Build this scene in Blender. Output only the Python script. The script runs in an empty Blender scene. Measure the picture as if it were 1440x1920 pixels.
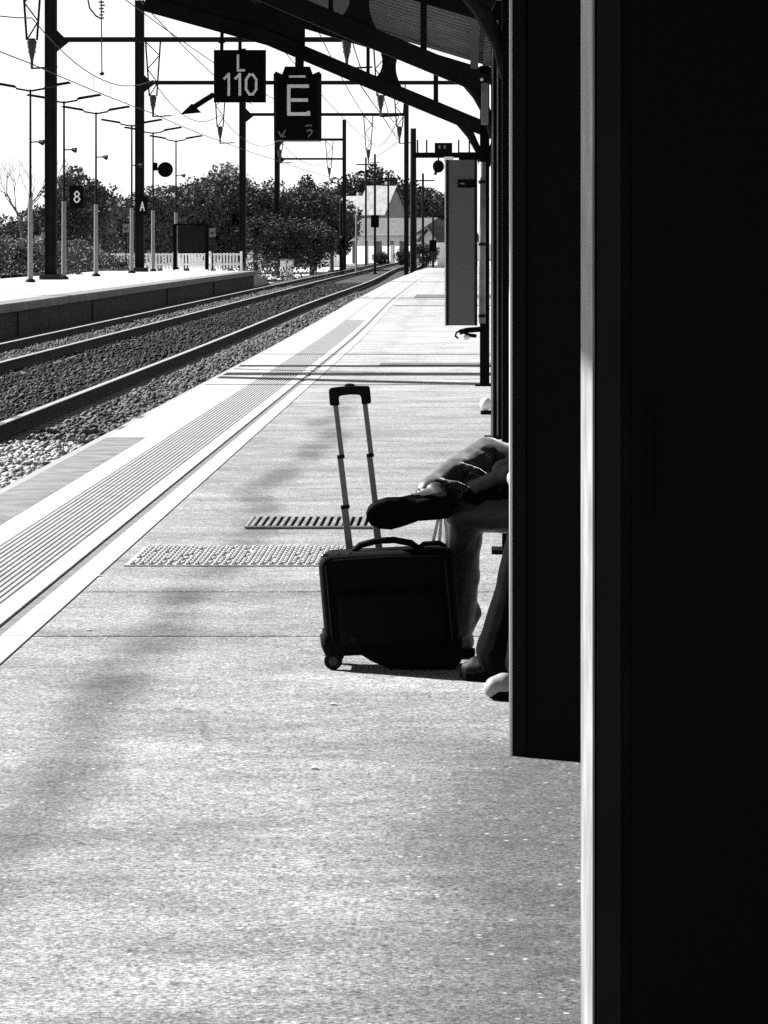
import bpy, bmesh, math, random
import numpy as np
from mathutils import Vector, Matrix

random.seed(7); rng = np.random.default_rng(11)
R = math.radians
scene = bpy.context.scene
col = scene.collection

# ------------------------------------------------------------------ camera
F = 6000.0 / 1440.0                      # focal length over picture width
cam = bpy.data.cameras.new('camera')
cam.sensor_fit = 'HORIZONTAL'; cam.sensor_width = 36; cam.lens = 36 * F
cam.shift_x = -160 / 1440; cam.shift_y = -505 / 1440
cam.clip_start = 0.1; cam.clip_end = 6000
camo = bpy.data.objects.new('camera', cam); col.objects.link(camo)
camo.location = (0, 0, 1.5); camo.rotation_euler = (R(90), 0, 0)
scene.camera = camo

# ------------------------------------------------------------------ light
SUN_EL = 35.0
sd = Vector((-0.87, 0.49, 0)).normalized() * math.cos(R(SUN_EL)) + Vector((0, 0, math.sin(R(SUN_EL))))
world = bpy.data.worlds.new('World'); scene.world = world; world.use_nodes = True
nt = world.node_tree; nt.nodes.clear()
sky = nt.nodes.new('ShaderNodeTexSky'); sky.sky_type = 'NISHITA'; sky.sun_disc = False
sky.sun_elevation = R(SUN_EL); sky.sun_rotation = math.atan2(sd.x, sd.y)
sky.air_density = 1.0; sky.dust_density = 0.2; sky.ozone_density = 1.0
bw = nt.nodes.new('ShaderNodeRGBToBW')            # the photograph is black and white
bg = nt.nodes.new('ShaderNodeBackground'); bg.inputs[1].default_value = 0.05
wo = nt.nodes.new('ShaderNodeOutputWorld')
nt.links.new(sky.outputs[0], bw.inputs[0]); nt.links.new(bw.outputs[0], bg.inputs[0]); nt.links.new(bg.outputs[0], wo.inputs[0])
sl = bpy.data.lights.new('sun', 'SUN'); sl.energy = 5.0; sl.angle = R(0.5); sl.color = (1, 1, 1)
so = bpy.data.objects.new('sun', sl); col.objects.link(so)
so.rotation_euler = (-sd).to_track_quat('-Z', 'Y').to_euler()
vs = scene.view_settings; vs.view_transform = 'Standard'; vs.look = 'None'; vs.gamma = 1
vs.use_curve_mapping = False; vs.exposure = 1.65
scene.cycles.use_denoising = False
scene.cycles.max_bounces = 5; scene.cycles.diffuse_bounces = 3

# ------------------------------------------------------------------ materials
MATS = {}
def mat(name, v, rough=0.7, metal=0.0, spec=0.3, var=0.0, scale=8.0, bump=0.0, bscale=60.0, detail=4.0, rand=0.0, trans=0.0):
    m = bpy.data.materials.new(name); m.use_nodes = True
    n, l = m.node_tree.nodes, m.node_tree.links
    p = n['Principled BSDF']
    p.inputs['Roughness'].default_value = rough; p.inputs['Metallic'].default_value = metal
    p.inputs['Specular IOR Level'].default_value = spec
    p.inputs['Base Color'].default_value = (v, v, v, 1)
    tc = None
    if var or bump:
        tc = n.new('ShaderNodeTexCoord')
    last = None
    if var:
        t = n.new('ShaderNodeTexNoise'); t.inputs['Scale'].default_value = scale; t.inputs['Detail'].default_value = detail
        l.new(tc.outputs['Object'], t.inputs['Vector'])
        mr = n.new('ShaderNodeMapRange'); mr.inputs[1].default_value = 0.3; mr.inputs[2].default_value = 0.7
        mr.inputs[3].default_value = v * (1 - var); mr.inputs[4].default_value = v * (1 + var)
        l.new(t.outputs['Fac'], mr.inputs[0]); last = mr.outputs[0]
    if rand:
        oi = n.new('ShaderNodeObjectInfo')
        mr2 = n.new('ShaderNodeMapRange'); mr2.inputs[3].default_value = 1 - rand; mr2.inputs[4].default_value = 1 + rand
        l.new(oi.outputs['Random'], mr2.inputs[0])
        mu = n.new('ShaderNodeMath'); mu.operation = 'MULTIPLY'; l.new(mr2.outputs[0], mu.inputs[0])
        if last is not None: l.new(last, mu.inputs[1])
        else: mu.inputs[1].default_value = v
        last = mu.outputs[0]
    if last is not None: l.new(last, p.inputs['Base Color'])
    if bump:
        t2 = n.new('ShaderNodeTexNoise'); t2.inputs['Scale'].default_value = bscale; t2.inputs['Detail'].default_value = 5
        l.new(tc.outputs['Object'], t2.inputs['Vector'])
        b = n.new('ShaderNodeBump'); b.inputs['Strength'].default_value = bump; b.inputs['Distance'].default_value = 0.02
        l.new(t2.outputs['Fac'], b.inputs['Height']); l.new(b.outputs[0], p.inputs['Normal'])
    MATS[name] = m
    return m

def asphalt_material():
    m = bpy.data.materials.new('worn_asphalt'); m.use_nodes = True
    n, l = m.node_tree.nodes, m.node_tree.links
    p = n['Principled BSDF']; p.inputs['Roughness'].default_value = 0.85; p.inputs['Specular IOR Level'].default_value = 0.25
    geo = n.new('ShaderNodeNewGeometry')
    def noise(scale, detail=4, rough=0.55, vec=None):
        t = n.new('ShaderNodeTexNoise'); t.inputs['Scale'].default_value = scale; t.inputs['Detail'].default_value = detail
        t.inputs['Roughness'].default_value = rough
        l.new(vec or geo.outputs['Position'], t.inputs['Vector']); return t.outputs['Fac']
    def rng_(x, a, b, c, d, smooth=False):
        r = n.new('ShaderNodeMapRange'); r.inputs[1].default_value = a; r.inputs[2].default_value = b
        r.inputs[3].default_value = c; r.inputs[4].default_value = d
        if smooth: r.interpolation_type = 'SMOOTHSTEP'
        l.new(x, r.inputs[0]); return r.outputs[0]
    def mul(a, b):
        r = n.new('ShaderNodeMath'); r.operation = 'MULTIPLY'
        for i, q in enumerate((a, b)):
            if isinstance(q, (int, float)): r.inputs[i].default_value = q
            else: l.new(q, r.inputs[i])
        return r.outputs[0]
    def op(o, a, b):
        r = n.new('ShaderNodeMath'); r.operation = o
        for i, q in enumerate((a, b)):
            if isinstance(q, (int, float)): r.inputs[i].default_value = q
            else: l.new(q, r.inputs[i])
        return r.outputs[0]
    sep = n.new('ShaderNodeSeparateXYZ'); l.new(geo.outputs['Position'], sep.inputs[0])
    # broad wear, stretched across the platform like the roller's passes
    mp = n.new('ShaderNodeMapping'); mp.inputs['Scale'].default_value = (0.55, 1.1, 1)
    l.new(geo.outputs['Position'], mp.inputs['Vector'])
    broad = rng_(noise(1.3, 6, 0.6, mp.outputs[0]), 0.32, 0.68, 0.72, 1.14)
    mid = rng_(noise(11, 5, 0.65), 0.3, 0.7, 0.88, 1.12)
    fine = mul(rng_(noise(80, 3, 0.7), 0.40, 0.60, 0.50, 1.45), rng_(noise(24, 5, 0.8), 0.40, 0.60, 0.68, 1.22))
    # pale stone chips and dark pits
    vo = n.new('ShaderNodeTexVoronoi'); vo.inputs['Scale'].default_value = 42; l.new(geo.outputs['Position'], vo.inputs['Vector'])
    sc_ = n.new('ShaderNodeSeparateColor'); l.new(vo.outputs['Color'], sc_.inputs[0])
    chip = op('MULTIPLY', rng_(sc_.outputs[0], 0.935, 0.95, 0, 1), rng_(vo.outputs['Distance'], 0.15, 0.4, 1, 0))
    pit = op('MULTIPLY', rng_(sc_.outputs[1], 0.78, 0.81, 0, 1), rng_(vo.outputs['Distance'], 0.15, 0.45, 1, 0))
    # drip line under the canopy gutter: a long dark stain that wanders along the platform
    wob = op('MULTIPLY', op('SUBTRACT', noise(0.35, 2), 0.5), 0.55)
    cx = op('ADD', op('ADD', sep.outputs[0], wob), 1.18)
    dist = op('ABSOLUTE', cx, 0)
    drip = mul(rng_(dist, 0.02, 0.20, 0.55, 0.0, True), rng_(noise(0.9, 4, 0.6), 0.34, 0.56, 0.15, 1.0))
    fade = rng_(sep.outputs[1], 26, 34, 1, 0.25)
    drip = mul(drip, fade)
    # trodden, dirtier ground beside the cabinets
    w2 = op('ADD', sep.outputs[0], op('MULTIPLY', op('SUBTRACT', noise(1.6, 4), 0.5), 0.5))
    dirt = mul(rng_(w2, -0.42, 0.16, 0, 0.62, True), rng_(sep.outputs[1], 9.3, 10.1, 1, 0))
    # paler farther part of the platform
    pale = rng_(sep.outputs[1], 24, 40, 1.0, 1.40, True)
    mp2 = n.new('ShaderNodeMapping'); mp2.inputs['Scale'].default_value = (0.9, 1.5, 1); l.new(geo.outputs['Position'], mp2.inputs['Vector'])
    streak = rng_(noise(2.2, 6, 0.65, mp2.outputs[0]), 0.42, 0.66, 1.06, 0.70)
    # fine cracks and trodden gum
    dz = n.new('ShaderNodeTexNoise'); dz.inputs['Scale'].default_value = 1.8; dz.inputs['Detail'].default_value = 5; l.new(geo.outputs['Position'], dz.inputs['Vector'])
    mx = n.new('ShaderNodeMixRGB'); mx.inputs[0].default_value = 0.22; l.new(geo.outputs['Position'], mx.inputs[1]); l.new(dz.outputs['Color'], mx.inputs[2])
    vc = n.new('ShaderNodeTexVoronoi'); vc.feature = 'DISTANCE_TO_EDGE'; vc.inputs['Scale'].default_value = 0.55; l.new(mx.outputs[0], vc.inputs['Vector'])
    crack = mul(rng_(vc.outputs['Distance'], 0.0, 0.006, 0.28, 0.0), rng_(noise(0.7, 3), 0.5, 0.58, 0, 1))
    vg = n.new('ShaderNodeTexVoronoi'); vg.inputs['Scale'].default_value = 2.3; l.new(geo.outputs['Position'], vg.inputs['Vector'])
    gum = rng_(vg.outputs['Distance'], 0.035, 0.06, 0.45, 0.0)
    v = mul(mul(mul(broad, mid), fine), 0.240)
    v = mul(v, streak); v = mul(v, op('SUBTRACT', 1, crack)); v = mul(v, op('SUBTRACT', 1, gum))
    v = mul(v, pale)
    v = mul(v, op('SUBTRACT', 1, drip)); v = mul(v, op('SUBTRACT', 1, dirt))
    v = op('ADD', v, mul(chip, 0.22)); v = mul(v, op('SUBTRACT', 1, mul(pit, 0.6)))
    oi = n.new('ShaderNodeObjectInfo'); v = mul(v, rng_(oi.outputs['Random'], 0, 1, 0.93, 1.07))
    l.new(v, p.inputs['Base Color'])
    h = op('ADD', mul(noise(90, 4, 0.7), 1.0), mul(chip, 0.5))
    b = n.new('ShaderNodeBump'); b.inputs['Strength'].default_value = 0.55; b.inputs['Distance'].default_value = 0.008
    l.new(h, b.inputs['Height']); l.new(b.outputs[0], p.inputs['Normal'])
    MATS['asphalt'] = m

asphalt_material()
mat('coping', 0.34, 0.8, var=0.13, scale=3, bump=0.15, bscale=80)
mat('coping_dirty', 0.15, 0.85, var=0.35, scale=5, bump=0.25, bscale=70, detail=7)
mat('paint', 0.36, 0.6, var=0.2, scale=9, bump=0.1, bscale=90, detail=7)
mat('tactile', 0.29, 0.7, var=0.15, scale=6, bump=0.1)
mat('groove', 0.012, 0.9, spec=0.05)
mat('painted_shade', 0.09, 0.9, var=0.35, scale=5, bump=0.3, bscale=60)  # dark tone for shade painted on the platform
mat('seam', 0.13, 0.9, var=0.3, scale=10)
mat('concrete', 0.34, 0.85, var=0.25, scale=4, bump=0.3, bscale=40, detail=6)
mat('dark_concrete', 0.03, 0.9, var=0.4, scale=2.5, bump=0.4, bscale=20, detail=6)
mat('ballast_bed', 0.022, 0.95, var=0.5, scale=14, bump=1.0, bscale=18, detail=6)
mat('stone_pale', 0.075, 0.85, var=0.95, scale=2.2)
mat('stone_white', 0.27, 0.85, var=0.85, scale=3)
mat('stone_dark', 0.013, 0.9, var=0.95, scale=1.6)
mat('ground', 0.12, 0.95, var=0.4, scale=0.4, bump=0.6, bscale=3, detail=8)
mat('gravel_pale', 0.40, 0.95, var=0.3, scale=0.8, bump=0.5, bscale=6)
mat('rail_top', 0.62, 0.34, metal=0.75, spec=0.5)
mat('rust', 0.028, 0.9, var=0.3, scale=20)
mat('sleeper', 0.20, 0.9, var=0.3, scale=6, bump=0.3)
mat('black_paint', 0.004, 0.55, spec=0.04)
mat('black_matt', 0.004, 0.85, spec=0.04)
mat('soft_black', 0.006, 0.7, spec=0.05, var=0.3, scale=3)
mat('band_black', 0.014, 0.8, spec=0.05, var=0.2, scale=3)
mat('dark_metal', 0.008, 0.6, spec=0.1, var=0.3, scale=5)
mat('mast_metal', 0.01, 0.7, spec=0.1, var=0.3, scale=2)
mat('grey_panel', 0.12, 0.6, spec=0.2, var=0.06, scale=2)
mat('pale_metal', 0.18, 0.55, var=0.42, scale=5, bump=0.1, bscale=30, detail=7)
mat('white_plastic', 0.78, 0.45)
mat('letter', 0.9, 0.6, var=0.12, scale=20)
mat('letter_faded', 0.2, 0.7, var=0.3, scale=30)
mat('sign_black', 0.004, 0.6, spec=0.05)
mat('sheet_roof', 0.085, 0.6, spec=0.2, var=0.3, scale=3)
mat('lamp_grey', 0.22, 0.6, var=0.15, scale=6)
mat('case_nylon', 0.004, 0.75, spec=0.05, bump=0.25, bscale=300)
mat('case_gloss', 0.012, 0.16, spec=0.5)
mat('piping', 0.006, 0.5, spec=0.1)
mat('rod', 0.12, 0.38, metal=0.0, spec=0.5)
mat('rubber', 0.006, 0.75, spec=0.1)
mat('rim', 0.02, 0.5)
dm = mat('denim', 0.014, 0.5, spec=0.35, var=0.2, scale=14)
dp_ = dm.node_tree.nodes['Principled BSDF']; dp_.inputs['Sheen Weight'].default_value = 0.75; dp_.inputs['Sheen Roughness'].default_value = 0.35; dp_.inputs['Sheen Tint'].default_value = (1,1,1,1)
mat('cloth_black', 0.003, 0.9, spec=0.03, var=0.3, scale=10)
mat('shoe_shaded', 0.006, 0.6, spec=0.1)
mat('shoe_leather', 0.035, 0.42, spec=0.5, var=0.3, scale=18)
mat('shoe_pale', 0.26, 0.55, spec=0.3)
mat('sole', 0.003, 0.85, spec=0.03)
mat('skin', 0.32, 0.55, spec=0.3, var=0.06, scale=20)
mat('hair', 0.03, 0.6)
mat('wood_dark', 0.05, 0.7, var=0.4, scale=7)
mat('bark', 0.06, 0.95, var=0.4, scale=6, bump=0.6, bscale=10)
mat('leaf_dark', 0.055, 0.8, spec=0.1, rand=0.35)
mat('leaf_mid', 0.095, 0.8, spec=0.1, rand=0.35)
mat('leaf_pale', 0.19, 0.8, spec=0.1, rand=0.3)
mat('house_wall', 0.8, 0.85, var=0.1, scale=1)
mat('fence_white', 0.85, 0.7, var=0.08, scale=4)
mat('house_grey', 0.24, 0.85, var=0.2, scale=1)
mat('roof_dark', 0.07, 0.85, var=0.3, scale=2)
mat('roof_pale', 0.10, 0.7, var=0.55, scale=1.3, detail=8)
mat('glass_dark', 0.015, 0.1, spec=0.5)
mat('wire', 0.02, 0.7)
mat('insulator', 0.012, 0.3, spec=0.5)

# ------------------------------------------------------------------ mesh helpers
class MB:
    def __init__(s): s.v = []; s.f = []
    def add(s, vs_, fs_):
        b = len(s.v); s.v += [tuple(q) for q in vs_]; s.f += [tuple(i + b for i in f) for f in fs_]; return s
    def box(s, x0, x1, y0, y1, z0, z1):
        return s.add([(x0,y0,z0),(x1,y0,z0),(x1,y1,z0),(x0,y1,z0),(x0,y0,z1),(x1,y0,z1),(x1,y1,z1),(x0,y1,z1)],
                     [(0,3,2,1),(4,5,6,7),(0,1,5,4),(1,2,6,5),(2,3,7,6),(3,0,4,7)])
    def bar(s, a, b, w, h, up=(0,0,1)):
        """square bar from a to b, w across, h along the up side"""
        a = Vector(a); b = Vector(b); d = (b - a).normalized(); u = Vector(up)
        if abs(d.dot(u)) > 0.99: u = Vector((0,1,0))
        sx = d.cross(u).normalized() * (w/2); uz = sx.cross(d).normalized() * (h/2)
        vs_ = [p + i*sx + j*uz for p in (a, b) for i, j in ((-1,-1),(1,-1),(1,1),(-1,1))]
        return s.add(vs_, [(0,1,2,3),(7,6,5,4),(0,4,5,1),(1,5,6,2),(2,6,7,3),(3,7,4,0)])
    def tube(s, pts, rad, n=8, squash=None):
        pts = [Vector(p) for p in pts]
        if not hasattr(rad, '__len__'): rad = [rad]*len(pts)
        t0 = (pts[1]-pts[0]).normalized(); u = t0.orthogonal().normalized()
        vs_ = []
        for i, p in enumerate(pts):
            t = (pts[min(i+1, len(pts)-1)] - pts[max(i-1, 0)]).normalized()
            u = (u - t*u.dot(t)).normalized(); w = t.cross(u)
            for k in range(n):
                a = 2*math.pi*k/n; vs_.append(p + rad[i]*(math.cos(a)*u + math.sin(a)*w))
        fs_ = [(i*n+k, i*n+(k+1)%n, (i+1)*n+(k+1)%n, (i+1)*n+k) for i in range(len(pts)-1) for k in range(n)]
        fs_ += [tuple(reversed(range(n))), tuple(range((len(pts)-1)*n, len(pts)*n))]
        return s.add(vs_, fs_)
    def limb(s, pts, rad, n=12, steps=5):
        """closed rounded limb through joints: smooth tube with ball ends"""
        pts = [Vector(p) for p in pts]; P = []; Q = []
        for i in range(len(pts)-1):
            for k in range(steps):
                t = k/steps; P.append(pts[i].lerp(pts[i+1], t)); Q.append(rad[i]*(1-t)+rad[i+1]*t)
        P.append(pts[-1]); Q.append(rad[-1])
        s.tube(P, Q, n)
        for p, r in zip(pts, rad): s.ball(p, (r, r, r))
        return s
    def ball(s, c, r, n=12, m=8, rot=None):
        c = Vector(c); vs_ = [Vector((0,0,-1))]; fs_ = []
        for j in range(1, m):
            ph = -math.pi/2 + math.pi*j/m
            for k in range(n):
                a = 2*math.pi*k/n; vs_.append(Vector((math.cos(ph)*math.cos(a), math.cos(ph)*math.sin(a), math.sin(ph))))
        vs_.append(Vector((0,0,1)))
        for k in range(n): fs_.append((0, 1+(k+1)%n, 1+k))
        for j in range(m-2):
            for k in range(n): fs_.append((1+j*n+k, 1+j*n+(k+1)%n, 1+(j+1)*n+(k+1)%n, 1+(j+1)*n+k))
        top = len(vs_)-1; b = 1+(m-2)*n
        for k in range(n): fs_.append((b+k, b+(k+1)%n, top))
        M = rot if rot is not None else Matrix.Identity(3)
        return s.add([c + M @ Vector((q.x*r[0], q.y*r[1], q.z*r[2])) for q in vs_], fs_)
    def disc(s, c, axis, r, h, n=20):
        c = Vector(c); a = Vector(axis).normalized()*(h/2)
        return s.tube([c-a, c+a], r, n)
    def prism(s, poly, y0, y1):
        """polygon in x,z extruded along y"""
        n = len(poly); vs_ = [(x, y0, z) for x, z in poly] + [(x, y1, z) for x, z in poly]
        fs_ = [tuple(range(n)), tuple(reversed(range(n, 2*n)))] + [(i, n+i, n+(i+1)%n, (i+1)%n) for i in range(n)]
        return s.add(vs_, fs_)
    def stroke(s, pts, w, o, y, d=0.004, sc=1.0):
        """flat lettering: a pen stroke in the x,z plane, d thick, facing the camera side"""
        for si, ((x0, z0), (x1, z1)) in enumerate(zip(pts[:-1], pts[1:])):
            a = Vector((o[0]+x0*sc, 0, o[1]+z0*sc)); b = Vector((o[0]+x1*sc, 0, o[1]+z1*sc))
            t = (b-a).normalized(); nn = Vector((-t.z, 0, t.x))*(w/2); a -= t*w*0.42; b += t*w*0.42
            q = [a-nn, b-nn, b+nn, a+nn]
            s.prism([(p.x, p.z) for p in q], y-d-0.0004*(si % 3)-0.0013*len(s.v)/8 % 0.002, y)
        return s
    def build(s, name, m, parent=None, smooth=False, bevel=0, loc=None, subsurf=0):
        me = bpy.data.meshes.new(name); me.from_pydata(s.v, [], s.f)
        bm = bmesh.new(); bm.from_mesh(me); bmesh.ops.recalc_face_normals(bm, faces=bm.faces); bm.to_mesh(me); bm.free()
        me.update()
        return link(name, me, m, parent, smooth, bevel, loc)

def link(name, me, m, parent=None, smooth=False, bevel=0, loc=None):
    o = bpy.data.objects.new(name, me); col.objects.link(o)
    if not me.materials: me.materials.append(MATS[m] if isinstance(m, str) else m)
    if parent is not None: o.parent = parent
    if loc is not None: o.location = loc
    if smooth:
        for p in me.polygons: p.use_smooth = True
    if bevel:
        md = o.modifiers.new('bevel', 'BEVEL'); md.width = bevel; md.segments = 2; md.limit_method = 'ANGLE'
    return o

def tag(o, label=None, cat=None, group=None, kind=None):
    if label: o['label'] = label
    if cat: o['category'] = cat
    if group: o['group'] = group
    if kind: o['kind'] = kind
    return o

def thing(name, label, cat, loc=(0,0,0), rz=0.0, group=None):
    o = bpy.data.objects.new(name, None); col.objects.link(o); o.location = loc; o.rotation_euler = (0,0,rz)
    o.empty_display_size = 0.2
    return tag(o, label, cat, group)

def copy_tree(o, parent=None):
    c = o.copy(); col.objects.link(c); c.parent = parent
    for ch in [q for q in bpy.data.objects if q.parent == o]:
        copy_tree(ch, c)
    return c

def fuse(mb, name, m, parent, voxel=0.012, smooth_it=6, disp=0.0, dsize=0.08, xf=None):
    """one continuous skin round overlapping closed shapes"""
    me = bpy.data.meshes.new('tmp'); me.from_pydata(mb.v, [], mb.f)
    bm = bmesh.new(); bm.from_mesh(me); bmesh.ops.recalc_face_normals(bm, faces=bm.faces); bm.to_mesh(me); bm.free()
    o = bpy.data.objects.new('tmp', me); col.objects.link(o)
    r = o.modifiers.new('r', 'REMESH'); r.mode = 'VOXEL'; r.voxel_size = voxel
    s = o.modifiers.new('s', 'SMOOTH'); s.factor = 0.5; s.iterations = smooth_it
    if disp:
        tx = bpy.data.textures.new('folds', 'CLOUDS'); tx.noise_scale = dsize; tx.noise_depth = 1
        d = o.modifiers.new('d', 'DISPLACE'); d.texture = tx; d.strength = disp; d.mid_level = 0.5
    dg = bpy.context.evaluated_depsgraph_get()
    me2 = bpy.data.meshes.new_from_object(o.evaluated_get(dg))
    bpy.data.objects.remove(o); bpy.data.meshes.remove(me)
    me2.name = name; me2.materials.clear()
    return link(name, me2, m, parent, smooth=True)

def px(x, y, Y):
    """where the photograph's point (x, y) lies at distance Y"""
    return Vector(((x-880)/6000*Y, Y, 1.5-(y-455)/6000*Y))

def smooth_interp(x, xs, ys):
    x = float(x)
    if x <= xs[0]: return ys[0]
    for a, b, p, q in zip(xs[:-1], xs[1:], ys[:-1], ys[1:]):
        if x <= b:
            t = (x-a)/(b-a); t = t*t*(3-2*t); return p+(q-p)*t
    return ys[-1]

# ================================================================== SETTING
# ---- terrain sheet to the horizon
mb = MB(); mb.add([(-3000,-300,-0.98),(3000,-300,-0.98),(3000,5000,-0.98),(-3000,5000,-0.98)], [(0,1,2,3)])
tag(mb.build('ground', 'ground'), 'dark earth and scrub ground round the station', 'ground', kind='structure')

# ---- track bed (ballast)
def trk1(y): return smooth_interp(y, [0, 60, 110, 170, 260, 360], [-4.70, -4.70, -4.85, -4.70, -5.2, -5.4])
def trk2(y): return smooth_interp(y, [0, 170, 260, 360], [-9.0, -9.0, -8.75, -8.5])
def plat(y): return smooth_interp(y, [0, 45, 90, 125, 165, 190], [0, 0, -0.22, -0.25, -0.05, 0.3])
YS = list(np.arange(-6, 60, 6.0)) + list(np.arange(60, 376, 7.0))
mb = MB(); n = len(YS)
prof = [(-12.2, -0.97), (-11.2, -0.82), (-2.6, -0.82)]
vs_ = []
for y in YS:
    for x, z in prof: vs_.append((x, y, z))
mb.add(vs_, [(3*i+j, 3*i+j+1, 3*i+3+j+1, 3*i+3+j) for i in range(n-1) for j in range(2)])
tag(mb.build('track_bed', 'ballast_bed'), 'dark ballast bed under the two tracks', 'track bed', kind='structure')

# ballast stones: loose geometry nobody could count
def stones(name, regions, m, label):
    base = np.array([(1,0,0),(-1,0,0),(0,1,0),(0,-1,0),(0,0,1),(0,0,-1)], float)
    fa = np.array([(0,2,4),(2,1,4),(1,3,4),(3,0,4),(2,0,5),(1,2,5),(3,1,5),(0,3,5)])
    V = []; Fc = []; off = 0
    for (x0, x1, y0, y1, dens, size, z) in regions:
        k = int((x1-x0)*(y1-y0)*dens)
        c = np.stack([rng.uniform(x0, x1, k), rng.uniform(y0, y1, k), np.full(k, z) + rng.uniform(-0.02, 0.035, k)], 1)
        sz = size*rng.uniform(0.5, 1.25, (k,1,1))
        v = base[None] * rng.uniform(0.55, 1.15, (k,6,1)) + rng.uniform(-0.3, 0.3, (k,6,3))
        v[:,:,2] *= 0.7
        a = rng.uniform(0, 6.28, k); ca, sa = np.cos(a), np.sin(a)
        x = v[:,:,0]*ca[:,None]-v[:,:,1]*sa[:,None]; y = v[:,:,0]*sa[:,None]+v[:,:,1]*ca[:,None]
        v = np.stack([x, y, v[:,:,2]], 2)*sz*0.5 + c[:,None,:]
        V.append(v.reshape(-1,3)); Fc.append((fa[None]+ (np.arange(k)*6)[:,None,None] + off).reshape(-1,3)); off += k*6
    V = np.concatenate(V); Fc = np.concatenate(Fc)
    me = bpy.data.meshes.new(name)
    me.vertices.add(len(V)); me.vertices.foreach_set('co', V.ravel())
    me.loops.add(Fc.size); me.loops.foreach_set('vertex_index', Fc.ravel().astype(np.int32))
    me.polygons.add(len(Fc)); me.polygons.foreach_set('loop_start', np.arange(0, Fc.size, 3, dtype=np.int32))
    me.polygons.foreach_set('loop_total', np.full(len(Fc), 3, dtype=np.int32))
    me.update(calc_edges=True); me.validate()
    return tag(link(name, me, m), label, 'ballast', kind='stuff')
stones('ballast_stones', [(-5.25,-3.9,26,37,190,0.10,-0.80)],
       'stone_white', 'pale ballast stones at the left beside the near platform edge')
stones('ballast_stones', [(-5.15,-3.9,37,52,170,0.095,-0.80), (-5.15,-4.1,52,80,90,0.12,-0.80), (-5.15,-4.1,80,150,30,0.15,-0.80)],
       'stone_pale', 'grey ballast stones farther along the near platform edge')
stones('ballast_stones', [(-8.1,-5.62,34,60,150,0.095,-0.80), (-8.1,-5.62,60,110,60,0.12,-0.80), (-8.1,-5.62,110,180,20,0.16,-0.80)],
       'stone_dark', 'dark oily ballast stones between the two tracks')
stones('ballast_stones', [(-9.6,-8.4,52,80,150,0.09,-0.78), (-9.6,-8.4,80,160,40,0.14,-0.78), (-7.2,-6.2,34,62,25,0.09,-0.77)],
       'stone_pale', 'pale ballast stones between the rails of the far track')

# ---- tracks
def rail_mesh(off, fn, y0, y1):
    ys = list(np.arange(y0, min(y1, 120), 8.0)) + list(np.arange(120, y1+1, 6.0))
    prof = [(-0.07,-0.775),(0.07,-0.775),(0.07,-0.755),(0.012,-0.735),(0.012,-0.645),(0.036,-0.635),(0.036,-0.606),(-0.036,-0.606),(-0.036,-0.635),(-0.012,-0.645),(-0.012,-0.735),(-0.07,-0.755)]
    mb = MB(); k = len(prof); v = [(fn(y)+off+x, y, z) for y in ys for x, z in prof]
    f = [(i*k+j, i*k+(j+1)%k, (i+1)*k+(j+1)%k, (i+1)*k+j) for i in range(len(ys)-1) for j in range(k)]
    mb.add(v, f)
    hd = MB(); v = [(fn(y)+off+x, y, z) for y in ys for x, z in ((-0.046,-0.6055),(-0.040,-0.598),(0.040,-0.598),(0.046,-0.6055))]
    hd.add(v, [(i*4+j, i*4+j+1, (i+1)*4+j+1, (i+1)*4+j) for i in range(len(ys)-1) for j in range(3)])
    return mb, hd
sl_me = None
def track(fn, y0, label, sy0, sy1, dy):
    global sl_me
    t = thing('railway_track', label, 'track', (0,0,0), group='tracks between the two platforms')
    for off in (-0.75, 0.75):
        a, h = rail_mesh(off, fn, y0, 372)
        r = a.build('rail', 'rust', t); h.build('running_surface', 'rail_top', r)
    y = sy0
    while y < sy1:
        if sl_me is None:
            q = MB(); q.prism([(-1.25,-0.86),(1.25,-0.86),(1.25,-0.80),(1.2,-0.785),(0.4,-0.785),(0.3,-0.80),(-0.3,-0.80),(-0.4,-0.785),(-1.2,-0.785),(-1.25,-0.80)], -0.13, 0.13)
            o = q.build('sleeper', 'sleeper', t); sl_me = o.data
        else: o = link('sleeper', sl_me, 'sleeper', t)
        o.location = (fn(y), y, 0); y += dy
    return t
track(trk1, -6, 'near railway track with bright worn rail tops beside the platform', 24, 150, 0.62)
track(trk2, 30, 'far railway track running beside the opposite platform', 50, 170, 0.62)

# ---- near platform: bays of asphalt with joints, tactile strip, coping
root = tag(bpy.data.objects.new('platform', None), 'sunlit asphalt platform with white lines and tactile strip', 'platform', kind='structure'); col.objects.link(root)
def strip(x0, x1, y0, y1, z0, z1, step=6.0):
    ys = [y0]
    while ys[-1] + step < y1 - 0.5: ys.append(ys[-1]+step)
    ys.append(y1)
    m_ = MB(); v = []
    for y in ys:
        d = plat(y)
        a = x0 + d; b = x1 + (d if x1 < 0 else 0)
        v += [(a,y,z0),(b,y,z0),(b,y,z1),(a,y,z1)]
    f = [(i*4+j, i*4+(j+1)%4, i*4+4+(j+1)%4, i*4+4+j) for i in range(len(ys)-1) for j in range(4)] + [(3,2,1,0), tuple(range(4*len(ys)-4, 4*len(ys)))]
    return m_.add(v, f)
END = 190
core = strip(-2.70, 3.3, -6, END, -0.97, -0.06); core.build('platform_core', 'dark_concrete', root)
joints = [-6, 4.5, 12.2, 13.75, 19.5, 24.2, 29.2, 33.6, 37.6, 42.6, 48, 60, 75.5, 92, 112, 140, END]
for a, b in zip(joints[:-1], joints[1:]):
    strip(-1.665, 3.3, a+0.012, b-0.012, -0.055, 0.0).build('asphalt_bay', 'asphalt', root, bevel=0.006)
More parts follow.
